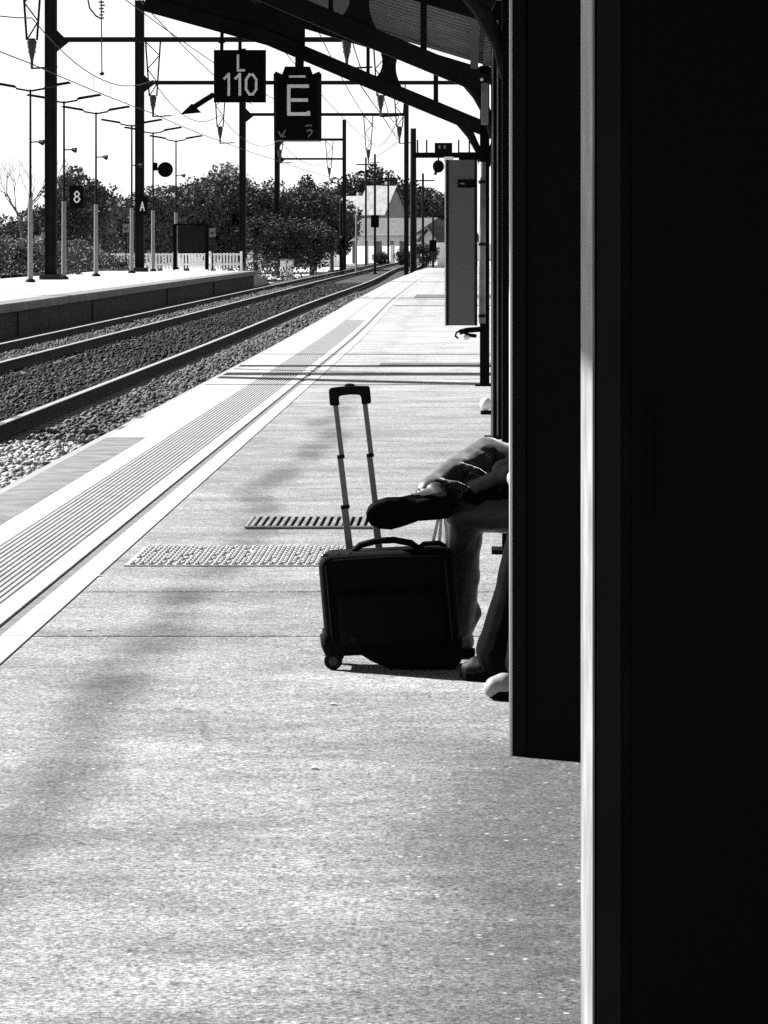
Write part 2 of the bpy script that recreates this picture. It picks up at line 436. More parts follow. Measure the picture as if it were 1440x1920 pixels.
# white line, dark seam, white band
lj = [-6, 12.2, 18.1, 24.2, 30, 37.2, 43, 60, 92, 140, END]
for a, b in zip(lj[:-1], lj[1:]):
    strip(-1.785, -1.67, a+0.004, b-0.004, -0.055, 0.003).build('painted_line', 'paint', root)
strip(-1.835, -1.79, -6, END, -0.055, -0.004).build('dark_seam', 'seam', root)
for a, b in zip(lj[:-1], lj[1:]):
    strip(-1.94, -1.84, a+0.004, b-0.004, -0.055, 0.004).build('edge_band', 'paint', root)
# tactile strip: raised ribs over a dark bed
strip(-2.315, -1.945, -6, END, -0.055, -0.022).build('tactile_bed', 'groove', root)
for k in range(12):
    a = -2.312 + k*0.0307
    strip(a, a+0.0180, -6, 62, -0.05, 0.002).build('tactile_rib', 'tactile', root)
strip(-2.312, -1.948, 62.01, END, -0.05, 0.001).build('tactile_slab', 'tactile', root)
# coping slabs: near ones unpainted at the outer edge
cj = [-6, 2, 8, 12, 16, 20.2, 24.6]
for a, b in zip(cj[:-1], cj[1:]):
    strip(-2.80, -2.49, a+0.006, b-0.006, -0.16, 0.0).build('coping_slab', 'coping_dirty', root, bevel=0.008)
    strip(-2.486, -2.32, a+0.006, b-0.006, -0.055, 0.003).build('coping_band', 'coping', root)
cj = [24.6, 30.7, 37.0, 43.1, 50, 58, 66, 75.6, 85, 97, 112, 130, 150, 170, END]
for a, b in zip(cj[:-1], cj[1:]):
    strip(-2.80, -2.32, a+0.010, b-0.010, -0.16, 0.003).build('coping_slab', 'coping', root, bevel=0.008)

for y0, w in ((42.9, 0.14), (33.7, 0.07)):
    strip(-2.79, 3.2, y0, y0+w, 0.0045, 0.0075).build('shadow_strip', 'seam', root)  # dark strips laid across, shadow bands put into their colour
strip(-1.30, 1.5, 86.5, 92.5, 0.0005, 0.004).build('shade_patch', 'painted_shade', root)  # these thin dark slabs paint bands of shade onto the platform
strip(-1.62, 1.5, 75.6, 76.6, 0.0005, 0.004).build('shade_patch', 'painted_shade', root)
strip(-1.1, 1.5, 39.0, 39.9, 0.0005, 0.004).build('shade_patch', 'painted_shade', root)

# ---- far platform
fp = tag(bpy.data.objects.new('platform', None), 'far platform with pale sunlit top and dark side wall', 'platform', kind='structure'); col.objects.link(fp)
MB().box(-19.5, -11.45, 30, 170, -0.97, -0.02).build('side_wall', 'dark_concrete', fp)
MB().prism([(-19.5,-0.97),(-11.45,-0.97),(-11.45,-0.02),(-19.5,-0.02)], 170, 170.01)
ramp = MB(); ramp.add([(-19.5,170,-0.97),(-11.45,170,-0.97),(-11.45,170,-0.02),(-19.5,170,-0.02),(-19.5,186,-0.97),(-11.45,186,-0.97)], [(0,1,2,3),(3,2,5,4),(1,5,2),(0,3,4),(0,4,5,1)])
ramp.build('end_ramp', 'concrete', fp)
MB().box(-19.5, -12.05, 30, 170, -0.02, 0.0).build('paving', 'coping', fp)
y = 30.0
while y < 170:
    d = random.uniform(-0.015, 0.015)
    MB().box(-12.04, -11.3+d, y+0.02, min(y+7, 170)-0.02, -0.22, 0.006).build('coping_slab', 'coping_dirty', fp, bevel=0.02); y += 7
for y in (52, 66, 81, 97, 121, 143):
    MB().box(-11.46, -11.40, y, y+0.9, -0.9, -0.24).build('wall_pier', 'dark_concrete', fp)

# ---- pale gravel yard beyond the far platform end
mb = MB(); mb.add([(-40,186,-0.95),(-10.9,188,-0.95),(-10.2,330,-0.95),(-60,330,-0.95)], [(0,1,2,3)])
tag(mb.build('gravel_yard', 'gravel_pale'), 'pale gravel yard beyond the far platform', 'yard', kind='structure')
mb = MB(); mb.add([(-3.6,200,-0.94),(40,200,-0.94),(60,420,-0.94),(-3.4,420,-0.94)], [(0,1,2,3)])
tag(mb.build('station_road', 'gravel_pale'), 'pale road beyond the near platform end', 'road', kind='structure')

# ================================================================== CANOPY
can = thing('platform_canopy', 'dark steel canopy with rising trusses and corrugated roof over the platform', 'canopy', (0,0,0))
def lowz(x): # lower chord height left of the post line
    return np.interp(-x, [-0.12, 2.1, 3.4], [2.74, 3.66, 4.06])
def upz(x): return 3.26 + (-x+0.12)*0.30
TR = [(6.5,0.28),(15.5,0.158),(24.5,0.165),(33.5,0.11)]
for ty, pxx in TR:
    post = MB()
    post.box(pxx, pxx+0.10, ty-0.05, ty+0.05, 0.0, 3.35)
    p = post.build('post', 'black_paint', can, bevel=0.006)
    MB().box(pxx-0.05, pxx+0.15, ty-0.10, ty+0.10, 0.0, 0.02).build('base_plate', 'black_paint', p)
    if ty == 24.5:
        for dx in (0.012, 0.05): MB().tube([(pxx+dx, ty-0.058, 0.02), (pxx+dx, ty-0.058, 3.2)], 0.006, 8).build('highlight_line', 'lamp_grey', p)  # pale tubes draw the highlight lines down the post
    for s in (-1, 1):
        f = lambda x: (pxx+0.05) + s*((x-(0.17)) * -1) if s > 0 else x
        tr = MB()
        L = [(0.14, 2.70), (-0.9, 3.13), (-2.1, 3.64), (-3.4, 4.00)]
        if s > 0: L = [(2*(pxx+0.05)-x if True else x, z) for x, z in L]
        for (x0, z0), (x1, z1) in zip(L[:-1], L[1:]):
            tr.bar((x0, ty, z0), (x1, ty, z1), 0.10, 0.15)
        t = tr.build('truss_arm', 'dark_metal', can)
        U = [(0.14, upz(0.14)), (-3.45, upz(-3.45))]
        m_ = lambda x: 2*(pxx+0.05)-x if s > 0 else x
        MB().bar((m_(U[0][0]), ty, U[0][1]), (m_(U[1][0]), ty, U[1][1]), 0.10, 0.14).build('top_chord', 'dark_metal', t)
        for xs, w in ((-0.84, 0.10), (-1.06, 0.035), (-0.35, 0.05), (-1.75, 0.06), (-2.5, 0.05)):
            MB().bar((m_(xs), ty, lowz(xs)), (m_(xs), ty, upz(xs)), w, 0.05, up=(0,1,0)).build('strut', 'dark_metal', t)
        for gx, wb, wn, wt in ((-0.84, 0.17, 0.05, 0.13),):   # plate with hollowed sides
            lft = []; rgt = []
            for k in range(9):
                q = k/8; w = wn + (wb-wn)*(1-q)**3.2 + (wt-wn)*q**3.2
                zl = lambda x: lowz(x) + (upz(x)-lowz(x))*q
                lft.append((m_(gx-w), zl(gx-w))); rgt.append((m_(gx+w), zl(gx+w)))
            for k in range(8):
                MB_ = [lft[k], rgt[k], rgt[k+1], lft[k+1]]
                if k == 0: gp = MB()
                gp.prism(MB_, ty-0.03, ty+0.03)
            gp.build('gusset', 'dark_metal', t)
        wp = [(m_(x), lowz(x)) for x in (-1.72, -2.1, -2.8, -3.4)] + [(m_(x), upz(x)) for x in (-3.4, -1.72)]
        MB().prism(wp, ty-0.02, ty+0.02).build('web_plate', 'dark_metal', t)
        kb = [(m_(pxx+0.02), ty, 2.30), (m_(pxx-0.015), ty, 2.46), (m_(pxx-0.10), ty, 2.63), (m_(pxx-0.24), ty, 2.82)]
        MB().tube(kb, [0.03,0.035,0.045,0.06], 8).build('knee_brace', 'dark_metal', t)
def corrugated(x0, x1, y0, y1, zf):
    nper = int((y1-y0)/0.42); m_ = MB(); v = []; cols = 4*nper+1
    for j in range(2):
        xx = (x0, x1)[j]
        for i in range(cols):
            y = y0 + (y1-y0)*i/(cols-1); h = (0.0, 0.085, 0.085, 0.0)[i % 4]
            v.append((xx, y, zf(xx)+0.14+h))
    f = [(i, i+1, cols+i+1, cols+i) for i in range(cols-1)]
    m_.add(v, f)
    return m_
bays = [(-3.0,6.4),(6.4,15.4),(15.4,24.4),(24.4,34.2)]
for y0, y1 in bays:
    for k in range(3):
        xa, xb = [(-3.55,-2.35),(-2.37,-1.15),(-1.17,0.30)][k]
        r = corrugated(xa, xb, y0, y1-0.01, lambda x: upz(x)+0.006*k).build('roof_sheet', 'sheet_roof', can)
        xa2, xb2 = 0.44-xb, 0.44-xa
        corrugated(xa2, xb2, y0, y1-0.01, lambda x: upz(0.44-x)+0.006*k).build('roof_sheet', 'sheet_roof', can)
for xp in (-3.35, -2.2, -1.1, 0.05):
    MB().box(xp-0.04, xp+0.04, -3, 34.3, upz(xp)+0.02, upz(xp)+0.135).build('purlin', 'dark_metal', can)
    MB().box(0.44-xp-0.04, 0.44-xp+0.04, -3, 34.3, upz(xp)+0.02, upz(xp)+0.135).build('purlin', 'dark_metal', can)
MB().box(-3.62, -3.555, -3, 34.25, upz(-3.6)-0.02, upz(-3.6)+0.24).build('fascia', 'dark_metal', can)
MB().box(0.99+3.05, 1.055+3.05, -3, 34.25, upz(-3.6)-0.02, upz(-3.6)+0.24).build('fascia', 'dark_metal', can)

# pale downpipe strapped to the far post
dp = thing('downpipe', 'pale weathered downpipe strapped to the farthest canopy post', 'pipe', (0.135, 33.36, 0.62))
MB().tube([(0,0,0.04),(0,0,1.72)], 0.036, 12).build('pipe', 'pale_metal', dp, smooth=True)
for z in (0.1, 0.85, 1.5): MB().tube([(0,0,z),(0,0,z+0.03)], 0.043, 12).build('pipe_clip', 'dark_metal', dp)

# slim pale lamp on the post above
lm = thing('post_lamp', 'slim pale box lamp on a canopy post under the roof', 'lamp', (0.118, 24.42, 2.40))
MB().box(-0.028,0.028,-0.03,0.03,0,0.32).build('lamp_body', 'pale_metal', lm, bevel=0.008)
MB().box(-0.02,0.05,-0.02,0.02,0.32,0.335).build('bracket', 'dark_metal', lm)
MB().ball((-0.022,-0.01,0.345),(0.014,0.014,0.014)).build('knob', 'white_plastic', lm, smooth=True)

# grey information panel on the far post
ip = thing('information_panel', 'tall grey panel with a black plaque fixed to a canopy post', 'panel', (-0.08, 33.24, 0.64))
MB().box(-0.163,0.163,-0.03,0.03,0,1.72).build('board', 'grey_panel', ip, bevel=0.004)
MB().box(-0.176,-0.164,-0.034,0.04,-0.005,1.725).build('lit_side', 'white_plastic', ip)  # white strip colours in the sunlit side of the board
fr = MB(); fr.box(-0.163,-0.135,-0.038,-0.031,0,1.72); fr.build('left_frame', 'dark_metal', ip)
MB().box(0.135,0.163,-0.038,-0.031,0,1.72).build('right_frame', 'dark_metal', ip)
pq = MB().box(-0.04,0.15,-0.05,-0.039,1.43,1.515).build('plaque', 'sign_black', ip, bevel=0.003)
MB().box(-0.015,0.03,-0.053,-0.0505,1.465,1.48).build('plaque_mark', 'letter_faded', pq)
bkt = MB(); bkt.tube([(0.20,0.03,-0.04),(0.06,0.02,-0.05),(-0.02,0,-0.07)], 0.028, 8); bkt.tube([(0.02,0,-0.06),(0.07,0,-0.10),(0.15,0.03,-0.11)], 0.02, 8)
bkt.tube([(-0.01,0,-0.05),(-0.055,0,-0.075),(-0.065,0,-0.11),(-0.035,0,-0.135)], 0.011, 6); bkt.build('bracket', 'black_paint', ip)
MB().ball((0.05,-0.02,-0.125),(0.035,0.03,0.028)).build('knob', 'white_plastic', ip, smooth=True)
MB().box(-0.03,0.22,-0.02,0.02,1.72,1.80).build('top_bracket', 'black_paint', ip)

# small white box lamp and ring on the middle post
ash = thing('wall_ashtray', 'small rounded white ashtray fixed to a canopy post above the knees', 'ashtray', (0.125, 24.40, 0.22))
MB().ball((0,0,0.05),(0.045,0.05,0.05)).build('cover', 'white_plastic', ash, smooth=True)
MB().box(-0.04,0.045,-0.04,0.04,-0.03,0.0).build('tray', 'black_paint', ash, bevel=0.008)

# ---- hanging signs
def stroke_obj(name, strokes, w, o, y, m, parent, sc=1.0, d=0.004):
    s = MB()
    for st in strokes: s.stroke(st, w, o, y, d, sc)
    return s.build(name, m, parent)
def oct0(cx, z0, w, h, c):
    return [(cx-w/2+c, z0),(cx+w/2-c, z0),(cx+w/2, z0+c*1.5),(cx+w/2, z0+h-c*1.5),(cx+w/2-c, z0+h),(cx-w/2+c, z0+h),(cx-w/2, z0+h-c*1.5),(cx-w/2, z0+c*1.5),(cx-w/2+c, z0)]
sg = thing('speed_sign', 'square black sign reading L 110 with a slanting arrow below', 'sign', (-2.39, 33.34, 2.96))
MB().box(-0.272,0.272,-0.015,0.015,0,0.548).build('board', 'sign_black', sg, bevel=0.004)
stroke_obj('letter', [[(-0.02,0.49),(-0.02,0.335),(0.045,0.335)]], 0.024, (0,0), -0.016, 'letter', sg)
for cx in (-0.115, 0.0):
    stroke_obj('digit', [[(cx-0.045,0.25),(cx,0.295),(cx,0.08)]], 0.026, (0,0), -0.016, 'letter', sg)
stroke_obj('digit', [oct0(0.118, 0.085, 0.105, 0.205, 0.035)], 0.025, (0,0), -0.016, 'letter', sg)
MB().box(0.245,0.268,-0.0195,-0.016,0.01,0.54).build('side_rim', 'dark_metal', sg)
ar = MB(); ar.bar((-0.27,0,0.085),(-0.54,0,-0.085), 0.03, 0.055)
ar.prism([(-0.62,-0.125),(-0.50,-0.01),(-0.40,-0.105)], -0.014, 0.014); ar.build('arrow', 'sign_black', sg)
for dx, h in ((-0.19, 0.16), (0.0, 0.24)):
    MB().bar((dx,0,0.545),(dx,0.06,0.545+h+0.08), 0.035, 0.03).build('hanger', 'dark_metal', sg)
MB().ball((-0.19,0,0.64),(0.04,0.03,0.03)).build('hanger_knuckle', 'dark_metal', sg)

es = thing('letter_sign', 'tall black sign with a large letter E hanging from the canopy', 'sign', (-1.79, 33.34, 2.555))
MB().prism([(-0.245,0),(0.25,0),(0.25,0.70),(0.225,0.73),(0.16,0.70),(0.13,0.78),(-0.13,0.78),(-0.16,0.70),(-0.225,0.73),(-0.25,0.70)], -0.015, 0.015).build('board', 'sign_black', es)
stroke_obj('letter', [[(0.105,0.575),(-0.09,0.575),(-0.09,0.285),(0.115,0.285),(0.115,0.30)], [(-0.09,0.43),(0.095,0.43)]], 0.036, (0,0), -0.016, 'letter', es)
stroke_obj('bar', [[(-0.08,0.675),(0.075,0.675)]], 0.022, (0,0), -0.016, 'letter', es)
stroke_obj('small_arrow', [[(-0.125,0.115),(-0.165,0.055)], [(-0.195,0.10),(-0.17,0.052),(-0.13,0.052)]], 0.014, (0,0), -0.016, 'letter_faded', es)
stroke_obj('small_digit', [[(0.09,0.16),(0.14,0.17),(0.145,0.16)], [(0.10,0.105),(0.13,0.12),(0.155,0.105),(0.14,0.08),(0.115,0.05)]], 0.015, (0,0), -0.016, 'letter_faded', es)
for x0 in (-0.245, 0.215): MB().box(x0, x0+0.03, -0.0195, -0.016, 0.01, 0.69).build('side_rim', 'dark_metal', es)
MB().box(-0.24,0.245,-0.0195,-0.016,-0.004,0.012).build('bottom_rim', 'lamp_grey', es)
MB().bar((0.02,0,0.775),(0.02,0.05,0.95),0.09,0.04).build('hanger', 'dark_metal', es)

# ---- cluttered black sign beam beyond the grey panel
hb = thing('hanging_sign', 'small black sign box on a dark beam beyond the grey panel', 'sign', (0.05, 60, 0))
def q60(x, y): p = px(x, y, 60.0); return (p.x-0.05, p.z)
a = q60(775, 291); b = q60(912, 291)
MB().box(a[0], b[0], -0.06, 0.06, a[1]-0.05, a[1]+0.05).build('beam', 'black_matt', hb)
a = q60(815, 287); b = q60(848, 268); bx_ = MB().box(a[0], b[0], -0.1, 0.1, a[1], b[1]).build('sign_box', 'sign_black', hb)
for x in (824, 834):
    c = q60(x, 276); MB().box(c[0]-0.018, c[0]+0.018, -0.106, -0.101, c[1]-0.03, c[1]+0.03).build('mark', 'letter_faded', bx_)
a = q60(833, 303); b = q60(850, 294); MB().box(a[0], b[0], -0.08, 0.08, a[1], b[1]).build('light_box', 'white_plastic', hb)
c = q60(822, 312); MB().ball((c[0],0,c[1]),(0.11,0.09,0.12)).build('loudspeaker', 'black_matt', hb)
c = q60(822, 296); MB().bar((c[0],0,c[1]),(c[0],0,c[1]-0.1),0.03,0.03).build('speaker_hanger', 'black_matt', hb)
c = q60(816, 328); MB().bar((c[0],0,c[1]),(c[0]+0.05,0,c[1]+0.2),0.05,0.05).build('speaker_arm', 'black_matt', hb)
p0 = q60(905, 291); MB().box(p0[0]-0.06, p0[0]+0.06, -0.06, 0.06, 0.0, p0[1]+0.05).build('post', 'black_matt', hb)
for x in (783, 800, 860, 880):
    c = q60(x, 291); d = q60(x, 262); MB().bar((c[0],0,c[1]),(d[0],0,d[1]),0.03,0.03).build('bracket', 'black_matt', hb)

# ================================================================== FOREGROUND CABINETS
nc = thing('shaded_cabinet', 'near cabinet, its sunlit side coloured pale and shaded front coloured black, filling the right', 'cabinet', (0.206, 5.25, 0.0))
MB().box(0.0, 1.15, 0.0, 0.55, 0.04, 2.6).build('body', 'soft_black', nc)  # black stands in for shade on the front of a pale pillar
MB().box(0.03, 1.1, 0.02, 0.5, 0.0, 0.04).build('plinth', 'black_matt', nc)
st = MB(); zs = np.linspace(0.045, 2.59, 60); v = []
for z in zs:
    w = 0.0012*math.sin(z*9)+0.0008*math.sin(z*31+1)
    v += [(-0.004, 0.0+w, z), (-0.004, 0.55, z), (-0.0006, 0.55, z), (-0.0006, 0.0+w, z)]
st.add(v, [(i*4+j, i*4+(j+1)%4, i*4+4+(j+1)%4, i*4+4+j) for i in range(59) for j in range(4)])
st.build('sunlit_side', 'pale_metal', nc)  # pale sheet puts the sunlight on this side into its colour
MB().box(0.004, 0.042, -0.006, -0.0005, 0.05, 2.59).build('corner_trim', 'band_black', nc)
MB().box(0.06, 1.12, -0.008, -0.0005, 0.12, 2.5).build('door_panel', 'black_paint', nc, bevel=0.002)
hd_ = MB().box(0.085, 0.093, -0.014, -0.0085, 1.05, 1.25).build('handle', 'black_paint', nc)

ang = R(-27)
pn = thing('dark_screen', 'narrow black screen with a thin bright edge hiding the seated people', 'screen', (0.121, 9.35, 0.0), rz=ang)
MB().box(0.006, 0.62, 0.0, 0.06, 0.0, 2.75).build('panel', 'black_paint', pn)
MB().tube([(-0.001,0.006,0.0),(-0.001,0.006,2.75)], 0.0065, 14).build('edge_strip', 'white_plastic', pn, smooth=True)
MB().box(0.02, 0.05, -0.006, -0.0005, 0.02, 2.7).build('frame', 'soft_black', pn)

# ================================================================== CATENARY
def pendant(X, Y, parent):
    """tapering lattice hung from the portal beam with an insulator at its foot"""
    zt, zb = 9.66, 7.45
    t = MB(); t.bar((X-0.30,Y,zt),(X-0.15,Y,zb),0.06,0.06,(0,1,0)); pl_ = t.build('pendant', 'mast_metal', parent)
    MB().bar((X+0.30,Y,zt),(X+0.15,Y,zb),0.06,0.06,(0,1,0)).build('pendant_leg', 'mast_metal', pl_)
    k = 4
    for i in range(k):
        z0 = zt-(zt-zb)*i/k; z1 = zt-(zt-zb)*(i+1)/k
        w0 = 0.30-0.15*i/k; w1 = 0.30-0.15*(i+1)/k; s = 1 if i % 2 else -1
        MB().bar((X+s*w0,Y,z0),(X-s*w1,Y,z1),0.04,0.04,(0,1,0)).build('pendant_brace', 'mast_metal', pl_)
    ins = MB()
    ins.tube([(X,Y,7.5),(X,Y,7.35),(X,Y,7.0),(X,Y,6.88),(X,Y,6.6)], [0.10,0.14,0.08,0.05,0.04], 8)
    for z in (7.4, 7.25, 7.1): ins.disc((X,Y,z),(0,0,1),0.15-0.10*(7.4-z),0.05,10)
    ins.build('insulator', 'insulator', pl_)
    MB().bar((X,Y,6.62),(X+0.75,Y,6.66),0.05,0.05).build('steady_arm', 'mast_metal', pl_)
def portal(Y, XL, XR, zb, label, mast_w, right_mast=True, pend=(-12.85, -3.6), zbase=0.0):
    t = thing('catenary_portal', label, 'catenary portal', (0,0,0), group='catenary portals along the tracks')
    h = mast_w/2
    m_ = MB(); m_.box(XL-h, XL+h, Y-0.04, Y+0.04, zbase, 14); m_.box(XL-h, XL-h+0.06, Y-0.18, Y+0.18, zbase, 14.001); m_.box(XL+h-0.06, XL+h, Y-0.18, Y+0.18, zbase, 14.001)
    ms = m_.build('mast', 'mast_metal', t)
    MB().box(XL-h-0.2, XL+h+0.2, Y-0.3, Y+0.3, zbase, zbase+0.22).build('mast_foot', 'dark_concrete', ms)
    if right_mast:
        m_ = MB(); m_.box(XR-0.15, XR+0.15, Y-0.15, Y+0.15, -0.98, zb+1.6); m_.build('mast', 'mast_metal', t)
    MB().box(XL+h, XR, Y-0.09, Y+0.09, zb-0.1, zb+0.1).build('beam', 'mast_metal', t)
    for s in (1,):
        MB().prism([(XL+h, zb-0.1),(XL+h+0.5, zb-0.1),(XL+h, zb-0.5)], Y-0.05, Y+0.05).build('beam_bracket', 'mast_metal', t)
        MB().prism([(XL+h, zb+0.1),(XL+h+0.3, zb+0.1),(XL+h, zb+0.4)], Y-0.05, Y+0.05).build('beam_bracket', 'mast_metal', t)
    for X in pend: pendant(X, Y, t)
    return t
PY = [42.5, 94, 130, 165, 206, 256]
np_ = portal(43.6, -17, 9, 9.75, 'nearest catenary portal whose beam shades the platform', 0.45, pend=(-12.85,))
MB().box(-16.7, 9, 43.35, 43.85, 9.86, 10.35).build('shadow_girder', 'mast_metal', np_)  # unseen girder added to widen the beam's shadow on the platform
MB().box(-16.7, 9, 43.4, 43.8, 6.55, 6.85).build('shadow_beam', 'mast_metal', np_)  # unseen beam added to cast a second shadow line
portal(94, -17, 9, 9.75, 'catenary portal whose lattice pendant hangs at the top left corner', 0.45)
portal(130, -17, 9, 9.75, 'catenary portal with the thick leftmost mast on the far platform', 0.47)
portal(165, -17, 9, 9.75, 'catenary portal with the second mast from the left', 0.46)
portal(206, -14.6, -4.05, 9.75, 'catenary portal whose mast rises behind the L 110 sign', 0.42, pend=(-12.2, -6.5), zbase=-0.98)
portal(256, -15.4, -10.0, 9.75, 'small catenary portal whose mast rises below the E sign', 0.36, pend=(-11.2,), zbase=-0.98)
portal(315, -18.8, -12.3, 9.75, 'farthest thin catenary portal in front of the trees', 0.30, pend=(), zbase=-0.98)

# slim masts at the near platform end
for x, Y, ztop, w, lab in ((703, 235, 8.0, 0.2, 'thin dark mast in front of the pale house'), (775, 196, 8.5, 0.44, 'broad dark post at the end of the near platform'),
                           (668, 230, 3.5, 0.16, 'short pale post in front of the white shed'), (640, 240, 4.5, 0.3, 'short dark signal post left of the white shed'),
                           (686, 300, 9.5, 0.22, 'far thin mast left of the gabled house'), (728, 330, 8.8, 0.24, 'far thin mast in front of the gabled house'), (793, 300, 8.0, 0.26, 'far dark mast right of the broad post'), (812, 260, 4.0, 0.2, 'short dark post beside the grey panel')):
    X = (x-880)/6000*Y
    t = thing('trackside_post', lab, 'post', (X, Y, -0.98), group='posts beside the tracks')
    MB().tube([(0,0,0),(0,0,ztop+0.98)], [w/2, w*0.4], 8).build('shaft', 'lamp_grey' if x == 668 else 'dark_metal', t)
    MB().box(-w*0.8, w*0.8, -w*0.8, w*0.8, 0, 0.25).build('foot', 'dark_concrete', t)
    if x in (686, 728, 793):
        for k in range(2): MB().bar((-0.9+0.2*k,0,ztop+0.3-0.7*k),(1.1-0.3*k,0,ztop+0.3-0.7*k),0.12,0.12).build('cross_arm', 'dark_metal', t)
    if x in (703, 640, 812):
        MB().box(-0.3, 0.3, -0.12, 0.12, ztop*0.45, ztop*0.45+0.9).build('signal_head', 'black_matt', t, bevel=0.05)

# wires
def sag(a, b, s, n_=14):
    a = Vector(a); b = Vector(b); return [a.lerp(b, t/n_) - Vector((0,0,s*4*(t/n_)*(1-t/n_))) for t in range(n_+1)]
def wire(pts, r, label, group):
    return tag(MB().tube(pts, r, 5).build('overhead_wire', 'wire'), label, 'wire', group)
SPAN = {43.6: 'nearest and mostly above the picture', 94: 'ending at the thick leftmost mast', 130: 'between the two thick masts', 165: 'between the second and third masts', 206: 'farthest, behind the L 110 sign'}
for X, zz, nm in ((-12.85, 6.75, 'left'), (-3.6, 6.75, 'right')):
    ys = [43.6, 94, 130, 165, 206, 256] if X < -5 else [94, 130, 165, 206]
    for a, b in zip(ys[:-1], ys[1:]):
        xa = X if a < 200 else (-12.2 if X < -5 else -6.5); xb = X if b < 200 else ((-12.2 if b < 250 else -11.2) if X < -5 else -6.5)
        cat = thing('catenary_span', 'sagging catenary wires over the %s of the tracks, span %s' % (nm, SPAN[a]), 'wire', (0,0,0), group='catenary spans over the %s of the tracks' % nm)
        top = sag((xa, a, 8.1), (xb, b, 8.1), 0.9); MB().tube(top, 0.018, 5).build('messenger_wire', 'wire', cat)
        bot = sag((xa, a, zz), (xb, b, zz), 0.05); MB().tube(bot, 0.018, 5).build('contact_wire', 'wire', cat)
        for k in range(2, 13, 2): MB().tube([bot[k], top[k]], 0.008, 4).build('dropper', 'wire', cat)
for (xa, za, xb, zb, Y0, Y1, lab) in ((-12.4, 12.6, -14.0, 10.4, 80, 206, 'feeder wire slanting across the sky left of the signs'),
                                      (-14.6, 12.2, -12.6, 11.6, 94, 256, 'feeder wire over the far platform lamps'),
                                      (-6.0, 11.2, -7.5, 10.6, 94, 256, 'feeder wire over the near track under the canopy'),
                                      (-9.5, 12.4, -9.5, 11.2, 94, 315, 'feeder wire midway between the two platforms')):
    tag(MB().tube(sag((xa,Y0,za),(xb,Y1,zb),0.8,20), 0.022, 5).build('feeder_wire', 'wire'), lab, 'wire', 'feeder wires')

# a dropper rod with its insulator hung in the sky beside the first mast
dr = thing('insulator_rod', 'thin hanging rod with a dark insulator between the two left masts', 'insulator', (0,0,0))
a = px(190, 6, 110); b = px(191, 138, 110)
MB().tube([Vector((-12.78,110,11.5)), a, b], 0.022, 6).build('rod', 'wire', dr)
ins = MB()
for k, y in enumerate((4, 10, 16, 22, 28, 34)): ins.disc(px(190+2*(k % 2), y, 110), (0,0,1), 0.10-0.008*k, 0.05, 10)
ins.build('insulator', 'insulator', dr)
MB().ball(b, (0.09,0.09,0.07)).build('clamp', 'insulator', dr)
w_ = MB(); w_.tube([px(163,-10,110), px(168,15,110), px(180,30,110), px(190,35,110)], 0.03, 6); w_.build('hook', 'wire', dr)

# ================================================================== FAR PLATFORM FURNITURE
def lamp(X, Y, label):
    t = thing('platform_lamp', label, 'lamp', (X, Y, 0), group='double-armed lamps on the far platform')
    MB().tube([(0,0,0),(0,0,3.2)], [0.10,0.085], 10).build('lower_pole', 'lamp_grey', t)
    MB().tube([(0,0,3.2),(0,0,7.3)], [0.05,0.04], 8).build('upper_pole', 'mast_metal', t)
    MB().tube([(0,0,0),(0,0,0.12)], [0.2,0.16], 10).build('base_flange', 'dark_metal', t)
    for s in (-1, 1):
        a = MB(); a.bar((s*0.04,0,7.24),(s*0.55,0,7.33),0.07,0.07); ar = a.build('arm', 'dark_metal', t)
        h = MB(); h.add([(s*0.5,-0.13,7.34),(s*0.5,0.13,7.34),(s*1.55,0.10,7.52),(s*1.55,-0.10,7.52),(s*0.6,-0.1,7.46),(s*0.6,0.1,7.46),(s*1.45,0.06,7.60),(s*1.45,-0.06,7.60)],
                        [(0,1,2,3),(4,5,6,7),(0,1,5,4),(1,2,6,5),(2,3,7,6),(3,0,4,7)])
        h.build('lamp_head', 'dark_metal', ar)
    sp = MB(); sp.bar((0.03,0,5.3),(0.35,0,5.32),0.05,0.05); s_ = sp.build('speaker_bracket', 'dark_metal', t)
    MB().tube([(0.32,0,5.32),(0.5,-0.05,5.28)], [0.06,0.12], 8).build('loudspeaker', 'dark_metal', s_)
LX = [57, 120, 180, 247, 287, 330]
LN = ['leftmost double-armed lamp at the edge of the picture', 'double-armed lamp beside the thick leftmost mast', 'double-armed lamp standing alone between the two thick masts',
      'double-armed lamp just left of the second thick mast', 'double-armed lamp just right of the second thick mast', 'rightmost and farthest double-armed lamp']
for x, nm in zip(LX, LN):
    Y = -16.6*6000/(x-880); lamp(-16.6, Y, nm)

def board(name, label, cat, x0, y0, x1, y1, Y, chars, post=None):
    a = px(x0, y1, Y); b = px(x1, y0, Y); cx = (a.x+b.x)/2
    t = thing(name, label, cat, (cx, Y, a.z)); w = (b.x-a.x)/2; h = b.z-a.z
    MB().box(-w, w, -0.04, 0.04, 0, h).build('board', 'sign_black', t, bevel=0.02)
    for nm, strokes, sw in chars: stroke_obj(nm, strokes, sw, (0, 0), -0.041, 'letter', t, d=0.01)
    if post is not None:
        MB().bar((post[0],0.05,h*0.8),(post[1],0.05,h*0.8),0.06,0.06).build('bracket', 'dark_metal', t)
    return t
board('number_sign', 'black number board on the far platform beside the leftmost mast', 'sign', 130, 348, 157, 390, 129.5,
      [('digit', [oct0(0.02,0.46,0.18,0.20,0.06), oct0(0.02,0.24,0.22,0.22,0.07)], 0.05)], (-0.55, -0.25))
aS = board('letter_plate', 'small oval black plate with a letter A on the second mast', 'sign', 257, 368, 277, 403, 164.77,
      [('letter', [[(-0.10,0.22),(0.0,0.66),(0.10,0.22)], [(-0.07,0.38),(0.07,0.38)]], 0.05)])
